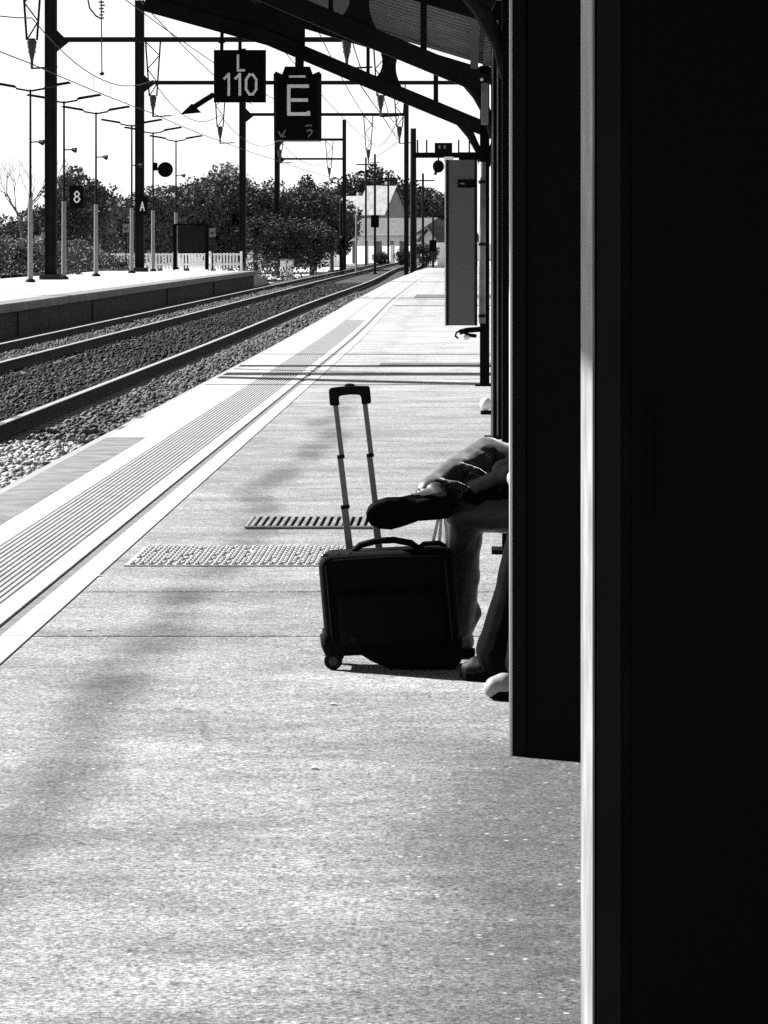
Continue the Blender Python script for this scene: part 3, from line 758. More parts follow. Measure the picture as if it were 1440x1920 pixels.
# round mirror
mi = thing('round_mirror', 'round black platform mirror seen from behind beside the second mast', 'mirror', (0,0,0))
c = px(310, 318, 166); MB().disc(c, (0.15,-1,0), 0.40, 0.10, 28).build('mirror_back', 'black_matt', mi, bevel=0.03)
a = px(287, 314, 166); MB().bar(a, c, 0.09, 0.09).build('arm', 'black_matt', mi)
a = px(291, 312, 166); MB().box(a.x-0.13, a.x+0.13, a.y-0.2, a.y-0.02, a.z-0.2, a.z+0.2).build('housing', 'black_matt', mi, bevel=0.05)
# notice board
nb = thing('notice_board', 'dark notice board on two black posts on the far platform', 'notice board', (-15.2, 178, 0))
for x in (328, 388):
    X = (x-880)/6000*178+15.2; MB().box(X-0.10, X+0.10, -0.08, 0.08, 0, 2.55).build('post', 'black_matt', nb)
MB().box((334-880)/6000*178+15.2, (384-880)/6000*178+15.2, -0.05, 0.05, 0.9, 2.42).build('board', 'band_black', nb)
MB().box((330-880)/6000*178+15.2, (386-880)/6000*178+15.2, -0.07, 0.07, 2.44, 2.56).build('top_rail', 'black_matt', nb)
for x, y, lab in ((398, 436, 'small pale notice plate right of the notice board'), (236, 428, 'small pale arrow plate left of the second mast')):
    t = thing('notice_plate', lab, 'sign', px(x, y, 180)); MB().box(-0.18,0.18,-0.02,0.02,-0.25,0.25).build('plate', 'pale_metal', t)
    MB().box(-0.03,0.03,0.021,0.06,-2.05 if y > 430 else -2.3,0.2).build('post', 'dark_metal', t)
    stroke_obj('mark', [[(-0.09,0.02),(0.0,-0.09),(0.09,0.02)]], 0.06, (0,0), -0.021, 'sign_black', t)

# white fence behind the far platform
pick = None
def fence(x0, x1, Y, label, zb=-0.1, h=1.0):
    global pick
    A = (x0-880)/6000*Y; B = (x1-880)/6000*Y
    t = thing('picket_fence', label, 'fence', (A, Y, zb), group='white fences behind the far platform')
    L = B-A
    for z in (0.25, 0.85): MB().box(0, L, 0.03, 0.08, z*h, z*h+0.10).build('fence_rail', 'fence_white', t)
    k = max(2, int(L/2.4))
    for i in range(k+1): MB().box(L*i/k-0.07, L*i/k+0.07, 0.09, 0.22, -0.9, h+0.08).build('fence_post', 'fence_white', t)
    kk = int(L/0.19)
    for i in range(kk):
        if pick is None:
            m_ = MB(); m_.prism([(-0.055,0.05),(0.055,0.05),(0.055,h-0.06),(0,h),(-0.055,h-0.06)], 0, 0.028)
            o = m_.build('picket', 'fence_white', t); pick = o.data
        else: o = link('picket', pick, 'fence_white', t)
        o.location = (0.09+i*0.19, 0, random.uniform(-0.02, 0.02))
fence(188, 326, 190, 'white picket fence left of the notice board')
fence(334, 452, 192, 'white picket fence right of the notice board')

# white cabinet beside the tracks and kerb-side hut
tc = thing('relay_cabinet', 'small white trackside cabinet below the tall E sign mast', 'cabinet', px(538, 505, 215))
tc.location.z = -0.95
MB().box(-0.42,0.42,-0.3,0.3,0,1.25).build('body', 'white_plastic', tc, bevel=0.03); MB().box(-0.48,0.48,-0.36,0.36,1.25,1.33).build('lid', 'lamp_grey', tc)
MB().box(-0.38,0.38,-0.315,-0.301,0.15,0.22).build('vent', 'sign_black', tc); MB().box(-0.02,0.02,-0.31,-0.301,0.25,1.2).build('door_gap', 'sign_black', tc)

# ================================================================== FAR BUILDINGS
def gable_house(name, label, x0, x1, ywall, yridge, Y, depth, wall, roof, zb=-0.97, openings=(), turn=0.0):
    a = px(x0, ywall, Y); b = px(x1, yridge, Y); w = b.x-a.x; cx = a.x
    t = thing(name, label, 'building', (cx, Y, zb), rz=turn); hw = a.z-zb; hr = b.z-zb
    MB().prism([(0,0),(w,0),(w,hw),(w/2,hr-0.1),(0,hw)], 0, depth).build('wall', wall, t)
    for s in (0, 1):
        e = -0.35 if s == 0 else w+0.35; ez = hw-(hr-hw)*0.35/(w/2)
        r = MB(); q = [(e, ez),(w/2, hr),(w/2, hr+0.22),(e, ez+0.22)]
        r.prism(q, -0.4, depth+0.4); r.build('roof', roof, t)
    ch = MB().box(w*0.62, w*0.62+0.5, depth*0.4, depth*0.4+0.5, hr-0.9, hr+0.7).build('chimney', 'house_grey', t)
    for s in (0, 1): MB().box(*((-0.42,-0.36) if s == 0 else (w+0.36,w+0.42)), -0.4, depth+0.4, hw-(hr-hw)*0.35/(w/2), hw-(hr-hw)*0.35/(w/2)+0.10).build('gutter', 'dark_metal', t)
    for (ox, oz, ow, oh) in openings:
        f = MB().box(ox*w-ow/2, ox*w+ow/2, -0.06, -0.002, oz*hw, oz*hw+oh).build('window', 'paint', t)
        MB().box(ox*w-ow/2+0.08, ox*w+ow/2-0.08, -0.07, -0.061, oz*hw+0.08, oz*hw+oh-0.08).build('pane', 'glass_dark', f)
    return t
gable_house('house', 'far house with a pale gabled roof above the white shed', 722, 770, 396, 350, 420, 6, 'house_grey', 'roof_pale', openings=((0.3,0.55,0.9,1.1),(0.7,0.55,0.9,1.1)), turn=R(38))
gable_house('house', 'small pale-roofed house left of the gabled house', 668, 704, 393, 370, 430, 5, 'house_grey', 'roof_pale', openings=((0.5,0.6,0.8,1.0),), turn=R(34))
# long white shed with dark roof
sh = thing('goods_shed', 'long low white shed with a dark roof below the houses', 'shed', (px(648,470,370).x, 370, -0.96), rz=R(-46))
L = (785-648)/6000*370/0.70
MB().box(0, L, 0, 6, 0, 3.3).build('wall', 'house_wall', sh)
MB().prism([(-0.3,3.3),(L+0.3,3.3),(L+0.3,3.5),(-0.3,3.5)], -0.5, 6.5).build('eave', 'house_grey', sh)
rf = MB(); rf.add([(-0.3,-0.5,3.5),(L+0.3,-0.5,3.5),(L+0.3,3,5.3),(-0.3,3,5.3),(-0.3,6.5,3.5),(L+0.3,6.5,3.5)], [(0,1,2,3),(3,2,5,4),(0,3,4),(1,5,2)]); rf.build('roof', 'roof_dark', sh)
for k, (u, w) in enumerate(((0.12,0.5),(0.3,0.35),(0.47,0.9),(0.66,0.5),(0.8,0.9),(0.93,0.4))):
    d = MB().box(u*L-w/2, u*L+w/2, -0.05, -0.003, 0.1, 2.5).build('door', 'house_grey' if k % 2 else 'glass_dark', sh)
    MB().box(u*L-w/2-0.07, u*L+w/2+0.07, -0.03, -0.002, 2.52, 2.62).build('lintel', 'roof_dark', d)
gable_house('outbuilding', 'pale outbuilding seen between the post and the grey panel', 790, 832, 448, 428, 330, 6, 'house_wall', 'roof_dark', openings=((0.3,0.35,0.7,0.9),(0.7,0.35,0.7,0.9)), turn=R(-44))

# ================================================================== VEGETATION
def leaf_mesh(name, k, rx, rz, size, seed, clumps=26, m='leaf_mid', hole=0.25):
    g = np.random.default_rng(seed)
    cc = g.normal(size=(clumps,3)); cc /= np.linalg.norm(cc,axis=1)[:,None]; cc *= (g.uniform(0.35,1.0,(clumps,1)))**0.6
    cc *= np.array([rx, rx, rz])*0.82; cc[:,2] += rz
    rad = g.uniform(0.22,0.42,clumps)*rx
    idx = g.integers(0,clumps,k)
    d = g.normal(size=(k,3)); d /= np.linalg.norm(d,axis=1)[:,None]
    p = cc[idx] + d*rad[idx][:,None]*(g.uniform(0.3,1.0,(k,1))**0.5)
    p[:,2] = np.maximum(p[:,2], 0.05)
    u = g.normal(size=(k,3)); u /= np.linalg.norm(u,axis=1)[:,None]
    w = np.cross(u, g.normal(size=(k,3))); w /= np.linalg.norm(w,axis=1)[:,None]
    s = size*g.uniform(0.5,1.2,(k,1)); u = u*s; w = w*s*0.6
    V = np.stack([p-u, p-w*0.9, p+u, p+w], 1).reshape(-1,3)
    me = bpy.data.meshes.new(name); Fc = np.arange(4*k).reshape(-1,4)
    me.vertices.add(len(V)); me.vertices.foreach_set('co', V.ravel())
    me.loops.add(4*k); me.loops.foreach_set('vertex_index', Fc.ravel().astype(np.int32))
    me.polygons.add(k); me.polygons.foreach_set('loop_start', np.arange(0,4*k,4,dtype=np.int32)); me.polygons.foreach_set('loop_total', np.full(k,4,dtype=np.int32))
    me.update(calc_edges=True); me.materials.append(MATS[m])
    return me
CR = {}
for m in ('leaf_dark','leaf_mid','leaf_pale'):
    CR[m] = [leaf_mesh('crown', 8000, 2.6, 3.4, 0.16, 20+i, 42, m) for i in range(3)]
TK = MB(); TK.tube([(0,0,0),(0.05,0,1.2),(-0.05,0.05,3.0),(0.1,0,5.0)], [0.2,0.16,0.12,0.03], 7)
for k in range(6):
    a = k*1.05; TK.tube([(0,0,1.6+0.4*k),(0.7*math.cos(a),0.7*math.sin(a),2.3+0.45*k),(1.5*math.cos(a),1.5*math.sin(a),3.1+0.45*k)], [0.07,0.045,0.015], 5)
tkm = None
def tree(x, ytop, Y, m, label, sx=1.0, i=0, group='trees beyond the far platform', zb=-0.97):
    global tkm
    p = px(x, ytop, Y); h = p.z-zb
    t = thing('bushy_tree', label, 'tree', (p.x, Y, zb), rz=random.uniform(0,6.28), group=group)
    s = h/7.4; t.scale = (s*sx, s*sx, s)
    if tkm is None: o = TK.build('trunk', 'bark', t); tkm = o.data
    else: link('trunk', tkm, 'bark', t)
    me = CR[m][i % 3]
    link('crown', me, m, t, loc=(0,0,0.5))
    return t
def dens(mm): return
specs = [
 (20, 392, 215, 'leaf_dark', 'dark bushy tree at the left edge behind the leftmost lamp', 1.3),
 (75, 372, 225, 'leaf_dark', 'dark bushy tree just left of the thick leftmost mast', 1.1),
 (150, 300, 228, 'leaf_mid', 'tall rounded tree behind the number board', 0.95),
 (120, 345, 215, 'leaf_dark', 'dark tree behind the second lamp from the left', 1.0),
 (205, 368, 240, 'leaf_mid', 'low grey tree right of the number board', 1.2),
 (245, 350, 250, 'leaf_mid', 'grey tree left of the second thick mast', 1.1),
 (300, 330, 252, 'leaf_mid', 'grey tree behind the round mirror', 1.1),
 (350, 318, 255, 'leaf_mid', 'broad grey tree above the notice board', 1.15),
 (395, 308, 262, 'leaf_mid', 'broad grey tree between the notice board and the third mast', 1.15),
 (432, 322, 258, 'leaf_mid', 'grey tree just left of the third mast', 1.1),
 (480, 332, 262, 'leaf_mid', 'grey tree just right of the third mast', 1.15),
 (540, 345, 266, 'leaf_dark', 'dark tree behind the mast below the E sign', 1.2),
 (590, 335, 270, 'leaf_dark', 'dark tree left of the short signal post', 1.1),
 (622, 345, 275, 'leaf_dark', 'dark tree ending the row beside the white shed', 1.0),
 (520, 392, 235, 'leaf_dark', 'low dark bush in front of the tree row below the E sign', 1.7),
 (585, 400, 240, 'leaf_dark', 'low dark bush left of the white shed', 1.6),
]
for i, (x, y, Y, m, lab, sx) in enumerate(specs): tree(x, y, Y, m, lab, sx, i)
far_specs = [
 (420, 286, 330, 'leaf_pale', 'pale thin tree rising behind the row left of the third mast', 0.8),
 (440, 300, 330, 'leaf_pale', 'pale thin tree peeping over the row at the third mast', 0.8),
 (575, 318, 340, 'leaf_dark', 'small dark treetop over the row right of the E sign mast', 0.8),
 (502, 320, 335, 'leaf_mid', 'small treetop over the row left of the E sign mast', 0.7),
 (660, 312, 480, 'leaf_dark', 'far dark tree behind the pale-roofed houses on the left', 1.1),
 (695, 300, 490, 'leaf_dark', 'far dark tree behind the gap between the houses', 1.0),
 (735, 318, 495, 'leaf_dark', 'far dark tree behind the gabled house', 1.1),
 (790, 330, 460, 'leaf_dark', 'far dark tree right of the broad post', 1.1),
 (820, 345, 440, 'leaf_mid', 'far tree beside the grey panel', 1.1),
 (690, 400, 395, 'leaf_dark', 'dark bush in front of the small pale-roofed house', 1.5),
 (806, 400, 380, 'leaf_mid', 'grey bush behind the pale outbuilding', 1.4),
 (800, 452, 300, 'leaf_dark', 'low dark bush in front of the pale outbuilding', 1.6),
 (760, 462, 310, 'leaf_dark', 'low dark bush at the foot of the white shed', 1.6),
 (715, 468, 320, 'leaf_dark', 'low bush in the middle of the white shed front', 1.5),
]
for i, (x, y, Y, m, lab, sx) in enumerate(far_specs): tree(x, y, Y, m, lab, sx, i, 'far trees beyond the tracks')
# shrubs behind the far platform on the left
for i, (x, y, Y, m, lab, sx) in enumerate(((30, 432, 175, 'leaf_mid', 'grey shrub behind the far platform left of the mast', 2.0), (72, 428, 172, 'leaf_pale', 'pale shrub touching the leftmost thick mast', 1.4),
                                          (160, 452, 178, 'leaf_pale', 'pale round shrub behind the far platform between lamps', 1.5), (140, 440, 185, 'leaf_mid', 'grey shrub below the number board', 1.5),
                                          (210, 470, 184, 'leaf_mid', 'low shrub at the left end of the picket fence', 1.6), (15, 455, 165, 'leaf_dark', 'dark shrub at the left edge behind the far platform', 2.2))):
    tree(x, y, Y, m, lab, sx, i, 'shrubs behind the far platform')
# bare tree at the left edge
bt = thing('bare_tree', 'leafless tree with thin forked branches at the left edge', 'tree', px(40, 470, 205)); bt.location.z = -0.97
tr_ = MB(); tr_.tube([(0,0,0),(0.05,0,2.5),(0.0,0,4.2)], [0.16,0.13,0.10], 7); trunk = tr_.build('trunk', 'bark', bt)
def branch(mb_, p, d, ln, r, depth):
    q = p + d*ln; mid = p.lerp(q, 0.5) + Vector((random.uniform(-.1,.1), 0, random.uniform(0,.1)))*ln
    mb_.tube([p, mid, q], [r, r*0.8, r*0.55], 5)
    if depth:
        for s in range(random.choice((2,3))):
            nd = (d + Vector((random.uniform(-.6,.6), random.uniform(-.5,.5), random.uniform(-.1,.5)))).normalized()
            branch(mb_, p.lerp(q, random.uniform(0.6,1.0)), nd, ln*random.uniform(0.6,0.85), r*0.55, depth-1)
for dx in (-0.55, -0.2, 0.35, 0.7):
    b_ = MB(); branch(b_, Vector((0,0,random.uniform(2.8,4.1))), Vector((dx,random.uniform(-.3,.3),1)).normalized(), 1.9, 0.075, 4); b_.build('limb', 'bark', trunk)

# weeds and litter by the fence foot
mb_w = leaf_mesh('weeds', 2500, 4.0, 0.22, 0.10, 77, 60, 'leaf_mid')
for i, (x, Y) in enumerate(((100, 150), (230, 172), (500, 200))):
    o = link('weeds', mb_w, 'leaf_mid', loc=((x-880)/6000*Y - (2.5 if i < 2 else 0), Y, 0.0 if i < 2 else -0.95)); tag(o, ['low weeds at the back of the far platform near the leftmost mast','low weeds at the back of the far platform by the fence','low weeds beyond the far platform end'][i], 'weeds', kind='stuff')

# ================================================================== PLATFORM DETAILS
# drain grate
gr = thing('drain_grate', 'dark metal drain grate with slanting slots behind the suitcase handle', 'grate', (-1.165, 16.75, 0.0))
MB().box(0.0,0.66,0.0,0.62,0.0015,0.003).build('pit', 'groove', gr)
for k in range(17): MB().box(0.012+k*0.0385, 0.012+k*0.0385+0.019, 0.02, 0.60, 0.004, 0.016).build('bar', 'pale_metal', gr)
for y in (0.0, 0.60): MB().box(0,0.66,y,y+0.02,0.0035,0.015).build('frame', 'lamp_grey', gr)
for x in (-0.012, 0.66): MB().box(x,x+0.012,0,0.62,0.0035,0.015).build('frame', 'lamp_grey', gr)
# studded slab
ss = thing('studded_slab', 'pale studded warning slab set across the platform behind the suitcase', 'paving slab', (-1.60, 14.82, 0.0))
MB().box(0,1.06,0,0.90,0.001,0.006).build('slab', 'tactile', ss)
sm = MB()
for i in range(24):
    for j in range(17):
        x = 0.035+i*0.043 + (0.02 if j % 2 else 0); y = 0.04+j*0.051
        if random.random() < 0.93 and x < 1.04: sm.tube([(x,y,0.005),(x,y,0.014),(x,y,0.018)], [0.016,0.014,0.008], 6)
o = sm.build('studs', 'paint', ss); o['kind'] = 'stuff'

# scraps and stones on the asphalt
for i, (x, y, lab) in enumerate((
                                 (186, 1081, 'tiny pale stone beside the white painted line'), (167, 1183, 'small pale scrap beside the white line at the joint'),
                                 (590, 1442, 'white paper scrap on the asphalt in the middle'), (625, 1322, 'flat pale scrap below the suitcase shadow'))):
    Y = 9000/(y-455); X = (x-880)/6000*Y
    m_ = MB(); r = 0.007
    m_.prism([(-r*1.4,0.0008),(r*1.2,0.0008),(r*1.5,0.004),(r*0.2,0.007),(-r*1.2,0.005)], -r, r)
    tag(m_.build('litter_scrap', 'sign_black' if 'dark' in lab else 'white_plastic', loc=(X, Y, 0)), lab, 'litter')

# ================================================================== BENCH
bn = thing('platform_bench', 'dark slatted bench behind the black screen under the seated people', 'bench', (0,0,0))
for k in range(5): MB().box(0.27+k*0.095, 0.27+k*0.095+0.08, 10.25, 12.15, 0.40, 0.43).build('seat_slat', 'wood_dark', bn, bevel=0.004)
for k in range(4): MB().bar((0.77+0.02*k,10.25,0.52+0.1*k),(0.77+0.02*k,12.15,0.52+0.1*k),0.025,0.08).build('back_slat', 'wood_dark', bn)
for y in (10.4, 11.2, 12.0):
    l_ = MB(); l_.bar((0.36,y,0.0),(0.36,y,0.395),0.05,0.05,(0,1,0)); l_.bar((0.66,y,0.0),(0.66,y,0.395),0.05,0.05,(0,1,0)); l_.bar((0.3,y,0.375),(0.73,y,0.375),0.05,0.045); l_.bar((0.73,y,0.37),(0.86,y,0.9),0.04,0.04)
    l_.build('leg', 'black_paint', bn)

# ================================================================== PEOPLE (facing the track, -X)
def hand(mb_, wrist, fwd, down, side):
    """palm, four fingers and a thumb, gently curled; side = towards the thumb"""
    w = Vector(wrist); f = Vector(fwd).normalized(); d = Vector(down); d = (d - f*d.dot(f)).normalized(); s = Vector(side); s = (s - f*s.dot(f) - d*s.dot(d)).normalized()
    mb_.limb([w, w+f*0.03], [0.026,0.028], 8, 2)
    for k in range(4):
        o_ = w + s*(0.027-0.018*k)
        mb_.limb([o_+f*0.01, o_+f*0.085], [0.017,0.013], 8, 2)
        ln = (0.042,0.047,0.044,0.034)[k]; a = o_+f*0.088
        b = a + (f*0.92+d*0.35).normalized()*ln; c = b + (f*0.5+d*0.85).normalized()*ln*0.7; e = c + (f*0.1+d).normalized()*ln*0.5
        mb_.limb([a, b, c, e], [0.0098,0.0092,0.0085,0.0075], 8, 2)
    a = w + s*0.026 + f*0.025; b = a + (s*0.75+f*0.65+d*0.25).normalized()*0.042; c = b + (f*0.9+d*0.4+s*0.1).normalized()*0.034
    mb_.limb([a, b, c], [0.014,0.0115,0.0095], 8, 2)

def head_shapes(mb_, c, f=Vector((-1,0,0))):
    c = Vector(c); s = Vector((0,1,0)); u = Vector((0,0,1))
    mb_.ball(c+u*0.025, (0.098,0.077,0.105)); mb_.ball(c+f*0.028-u*0.045, (0.070,0.060,0.075))
    mb_.ball(c+f*0.075-u*0.095, (0.024,0.026,0.022))
    mb_.limb([c+f*0.098+u*0.012, c+f*0.118-u*0.030], [0.010,0.014], 8, 2)
    mb_.limb([c+f*0.092+u*0.028-s*0.04, c+f*0.098+u*0.03, c+f*0.092+u*0.028+s*0.04], [0.012,0.011,0.012], 8, 2)
    mb_.limb([c+f*0.092-u*0.062-s*0.02, c+f*0.099-u*0.060, c+f*0.092-u*0.062+s*0.02], [0.007,0.009,0.007], 8, 2)
    for q in (-1,1): mb_.ball(c+s*q*0.079-u*0.008+f*-0.005, (0.022,0.010,0.034))

def shoe(parent, heel, toe, up, width=0.095, height=0.07, m_up='shoe_leather', ankle=None, toecap=None):
    """a shaped upper on an outlined sole; heel and toe lie on the sole's bottom"""
    heel = Vector(heel); toe = Vector(toe); a = (toe-heel); L = a.length; a.normalize()
    u = Vector(up); u = (u - a*u.dot(a)).normalized(); s = u.cross(a)
    outline = [(0,.30),(.06,.40),(.2,.40),(.42,.34),(.6,.46),(.75,.52),(.88,.44),(.96,.28),(1.0,.08)]
    ring = [(t, w) for t, w in outline] + [(t, -w*0.9) for t, w in reversed(outline)]
    def ringp(h, sc): return [heel + a*(0.5+(t-0.5)*sc)*L + s*w*width*sc + u*(h + 0.02*max(0,(t-0.75))**1.0) for t, w in ring]
    k = len(ring); sm_ = MB(); v = ringp(0,0.96)+ringp(0.006,1.0)+ringp(0.026,1.0)+ringp(0.030,0.97)
    sm_.add(v, [(r*k+i, r*k+(i+1)%k, (r+1)*k+(i+1)%k, (r+1)*k+i) for r in range(3) for i in range(k)] + [tuple(reversed(range(k))), tuple(range(3*k,4*k))])
    up_ = MB()
    P = lambda t, h, o=0: heel + a*t*L + u*h + s*o
    up_.limb([P(.14,.055),P(.35,.055),P(.55,.05),P(.76,.045),P(.90,.038)], [.038,.038,.036,.038,.026], 12, 3)
    up_.limb([P(.66,.042,.018),P(.84,.038,.015)], [.030,.026], 10, 2); up_.limb([P(.66,.042,-.016),P(.84,.038,-.014)], [.030,.024], 10, 2)
    up_.limb([P(.16,.055),P(.18,.10)], [.040,.041], 12, 2); up_.limb([P(.25,.075),P(.5,.066)], [.036,.026], 12, 3)
    o = fuse(up_, 'shoe', m_up, parent, 0.007, 4)
    sm_.build('sole', 'sole', o)
    for k in range(3):
        t = .36+.09*k; MB().tube([P(t,.108-.022*k,-.022),P(t,.116-.022*k,0),P(t,.108-.022*k,.022)], 0.003, 6).build('lace', 'cloth_black', o)
    if toecap:
        tcm = MB(); tcm.limb([P(.78,.046),P(.90,.040),P(.95,.036)], [.042,.038,.030], 14, 4); tcm.limb([P(.80,.040,.018),P(.86,.038,.014)], [.030,.028], 12, 3); tcm.limb([P(.80,.040,-.018),P(.86,.038,-.014)], [.030,.028], 12, 3)
        fuse(tcm, 'toe_cap', toecap, o, 0.006, 4)
    return o

def person(label, hipL, hipR, kneeL, kneeR, ankL, ankR, chest, neck, head, shL, shR, elL, elR, wrL, wrR, handL, handR, trouser, jacket, hemr, kr=0.066, folds=(), disp=0.010):
    t = thing('person', label, 'person', (0,0,0))
    hipL, hipR, kneeL, kneeR, ankL, ankR = map(Vector, (hipL, hipR, kneeL, kneeR, ankL, ankR))
    pel = (hipL+hipR)/2
    b = MB()
    b.limb([pel, Vector(chest), Vector(neck)], [0.105,0.115,0.05], 12, 5); b.ball(Vector(chest), (0.10,0.16,0.14))
    b.limb([Vector(shL), Vector(shR)], [0.055,0.055], 10, 4)
    for h_, k_, a_ in ((hipL,kneeL,ankL),(hipR,kneeR,ankR)): b.limb([pel, h_, k_, a_], [0.09,0.078,0.05,0.036], 12, 5)
    for s_, e_, w_ in ((shL,elL,wrL),(shR,elR,wrR)): b.limb([Vector(s_), Vector(e_), Vector(w_)], [0.048,0.036,0.025], 10, 5)
    b.limb([Vector(neck), Vector(head)-Vector((0,0,0.05))], [0.052,0.052], 10, 3)
    head_shapes(b, head)
    hand(b, wrL, *handL); hand(b, wrR, *handR)
    body = fuse(b, 'body', 'skin', t, 0.0065, 3)
    tr = MB()
    tr.limb([hipL, hipR], [0.118,0.118], 12, 4); tr.ball(pel+Vector((0.02,0,0.06)), (0.14,0.18,0.12))
    for h_, k_, a_, hr in ((hipL,kneeL,ankL,hemr[0]),(hipR,kneeR,ankR,hemr[1])):
        mid = k_.lerp(a_, 0.45)
        tr.limb([h_, h_.lerp(k_,0.5), k_, mid, k_.lerp(a_,0.93)], [0.105,0.088,kr,kr*0.92,hr], 14, 5)
    for pts_, rad_ in folds: tr.limb(pts_, rad_, 8, 3)
    tro = fuse(tr, 'trousers', trouser, t, 0.008, 2, disp=disp, dsize=0.09)
    jk = MB(); jk.limb([pel+Vector((0.01,0,0.10)), Vector(chest), Vector(neck)-Vector((0,0,0.03))], [0.135,0.14,0.075], 14, 5); jk.ball(Vector(chest), (0.125,0.19,0.16))
    jk.limb([Vector(shL), Vector(shR)], [0.075,0.075], 12, 4)
    for s_, e_, w_ in ((shL,elL,wrL),(shR,elR,wrR)):
        s_, e_, w_ = Vector(s_), Vector(e_), Vector(w_); jk.limb([s_, e_, e_.lerp(w_,0.93)], [0.068,0.054,0.042], 12, 5)
    fuse(jk, 'jacket', jacket, t, 0.012, 4, disp=0.02, dsize=0.08)
    hr_ = MB(); hc = Vector(head); hr_.ball(hc+Vector((0.018,0,0.045)), (0.108,0.086,0.10)); hr_.ball(hc+Vector((0.05,0,-0.01)), (0.07,0.082,0.09))
    fuse(hr_, 'hair', 'hair', t, 0.01, 2, disp=0.015, dsize=0.03)
    for q in (-1,1): MB().ball(Vector(head)+Vector((-0.092, q*0.032, 0.008)), (0.010,0.013,0.011)).build('eye', 'glass_dark', t, smooth=True)
    return t

p1 = person('seated person in dark jeans with one ankle crossed over the knee, sole showing',
    (0.45,11.40,0.565), (0.45,11.64,0.555), (-0.02,11.46,0.535), (0.068,11.77,0.712), (-0.045,11.58,0.09), (-0.155,11.41,0.598),
    (0.56,11.52,0.93), (0.57,11.52,1.17), (0.53,11.52,1.33), (0.57,11.34,1.08), (0.57,11.70,1.08), (0.45,11.24,0.82), (0.47,11.82,0.84),
    (0.265,11.40,0.72), (0.285,11.76,0.80), ((-1,0.05,-0.25),(0,0,-1),(0,1,0)), ((-1,0.05,-0.1),(0,0,-1),(0,-1,0)), 'denim', 'cloth_black', (0.066,0.056), kr=0.074, folds=(
    ([(-0.11,11.43,0.652),(-0.05,11.415,0.638),(0.03,11.43,0.60)], [0.010,0.016,0.010]), ([(-0.03,11.535,0.700),(0.03,11.52,0.675),(0.11,11.53,0.64)], [0.010,0.016,0.010]),
    ([(-0.085,11.52,0.33),(-0.05,11.505,0.30),(0.0,11.51,0.25)], [0.012,0.018,0.012]), ([(-0.085,11.55,0.22),(-0.05,11.53,0.18),(0.0,11.54,0.14)], [0.012,0.020,0.014]),
    ([(0.012,11.57,0.20),(0.022,11.57,0.16),(0.008,11.57,0.12)], [0.018,0.024,0.018])), disp=0.014)
ch_ = MB(); ch_.limb([(0.03,11.47,0.565),(0.16,11.47,0.605),(0.36,11.46,0.64),(0.44,11.50,0.68)], [0.085,0.104,0.125,0.14], 14, 5); ch_.limb([(0.14,11.60,0.65),(0.30,11.60,0.66)], [0.07,0.10], 12, 4)
fuse(ch_, 'thigh_shade', 'cloth_black', p1, 0.010, 3, disp=0.014, dsize=0.07)  # black cover added on the thigh for the crossed leg's shade
# the crossed foot: sole towards the camera
shoe(p1, (-0.055,11.315,0.565), (-0.362,11.305,0.520), (0.10,0.84,0.53), width=0.128, m_up='shoe_leather')
shoe(p1, (0.02,11.585,0.0), (-0.25,11.60,0.0), (0,0,1), m_up='shoe_leather')
p2 = person('second person, only a wide black trouser leg and pale-toed shoe showing beside the screen',
    (0.53,10.66,0.54), (0.53,10.88,0.54), (0.235,10.62,0.50), (0.205,10.90,0.49), (0.20,10.58,0.09), (0.115,10.93,0.08),
    (0.62,10.77,0.93), (0.63,10.77,1.15), (0.59,10.77,1.31), (0.63,10.60,1.07), (0.63,10.94,1.07), (0.52,10.50,0.82), (0.52,11.04,0.82),
    (0.34,10.58,0.66), (0.34,10.94,0.66), ((-1,0.15,-0.1),(0,0,-1),(0,1,0)), ((-1,-0.15,-0.1),(0,0,-1),(0,-1,0)), 'cloth_black', 'cloth_black', (0.085,0.100), kr=0.085)
shoe(p2, (0.29,10.56,0.0), (0.064,10.50,0.0), (0,0,1), m_up='shoe_leather', toecap='shoe_pale')
shoe(p2, (0.20,10.93,0.0), (-0.03,10.99,0.0), (0,0,1), m_up='shoe_shaded')  # far shoe blackened, the shade on it put into its colour

# ================================================================== SUITCASE
CS = thing('suitcase', 'black wheeled cabin suitcase with its trolley handle pulled up', 'suitcase', (-0.498, 11.22, 0.0))
tilt = R(-5.0)
case = bpy.data.objects.new('case', None)
def T(x, y, z):  # leaning case: local frame turned a little about its left wheel
    return Vector((x*math.cos(tilt)+z*math.sin(tilt), y, -x*math.sin(tilt)*0.55+z*math.cos(tilt)))
def rbox(x0, x1, y0, y1, z0, z1, r, n_=5):
    """rounded box outline in x,z with softened faces"""
    m_ = MB(); pts = []
    for cx, cz, a0 in ((x1-r,z1-r,0),(x0+r,z1-r,90),(x0+r,z0+r,180),(x1-r,z0+r,270)):
        for k in range(n_+1):
            a = R(a0+90*k/n_); pts.append((cx, cz, math.cos(a), math.sin(a)))
    k = len(pts); v = []
    for y, q in ((y0, r-0.022),(y0+0.006, r-0.008),(y0+0.022, r),(y1-0.022, r),(y1-0.006, r-0.008),(y1, r-0.022)):
        v += [T(cx+q*c, y, cz+q*s) for cx, cz, c, s in pts]
    m_.add(v, [(i*k+j, i*k+(j+1)%k, (i+1)*k+(j+1)%k, (i+1)*k+j) for i in range(5) for j in range(k)] + [tuple(reversed(range(k))), tuple(range(5*k,6*k))])
    return m_
body = rbox(0.0, 0.475, 0.0, 0.21, 0.045, 0.405, 0.045).build('shell', 'case_nylon', CS, smooth=True)
rbox(0.05, 0.43, -0.028, 0.006, 0.075, 0.27, 0.03).build('front_pocket', 'case_nylon', body, smooth=True)
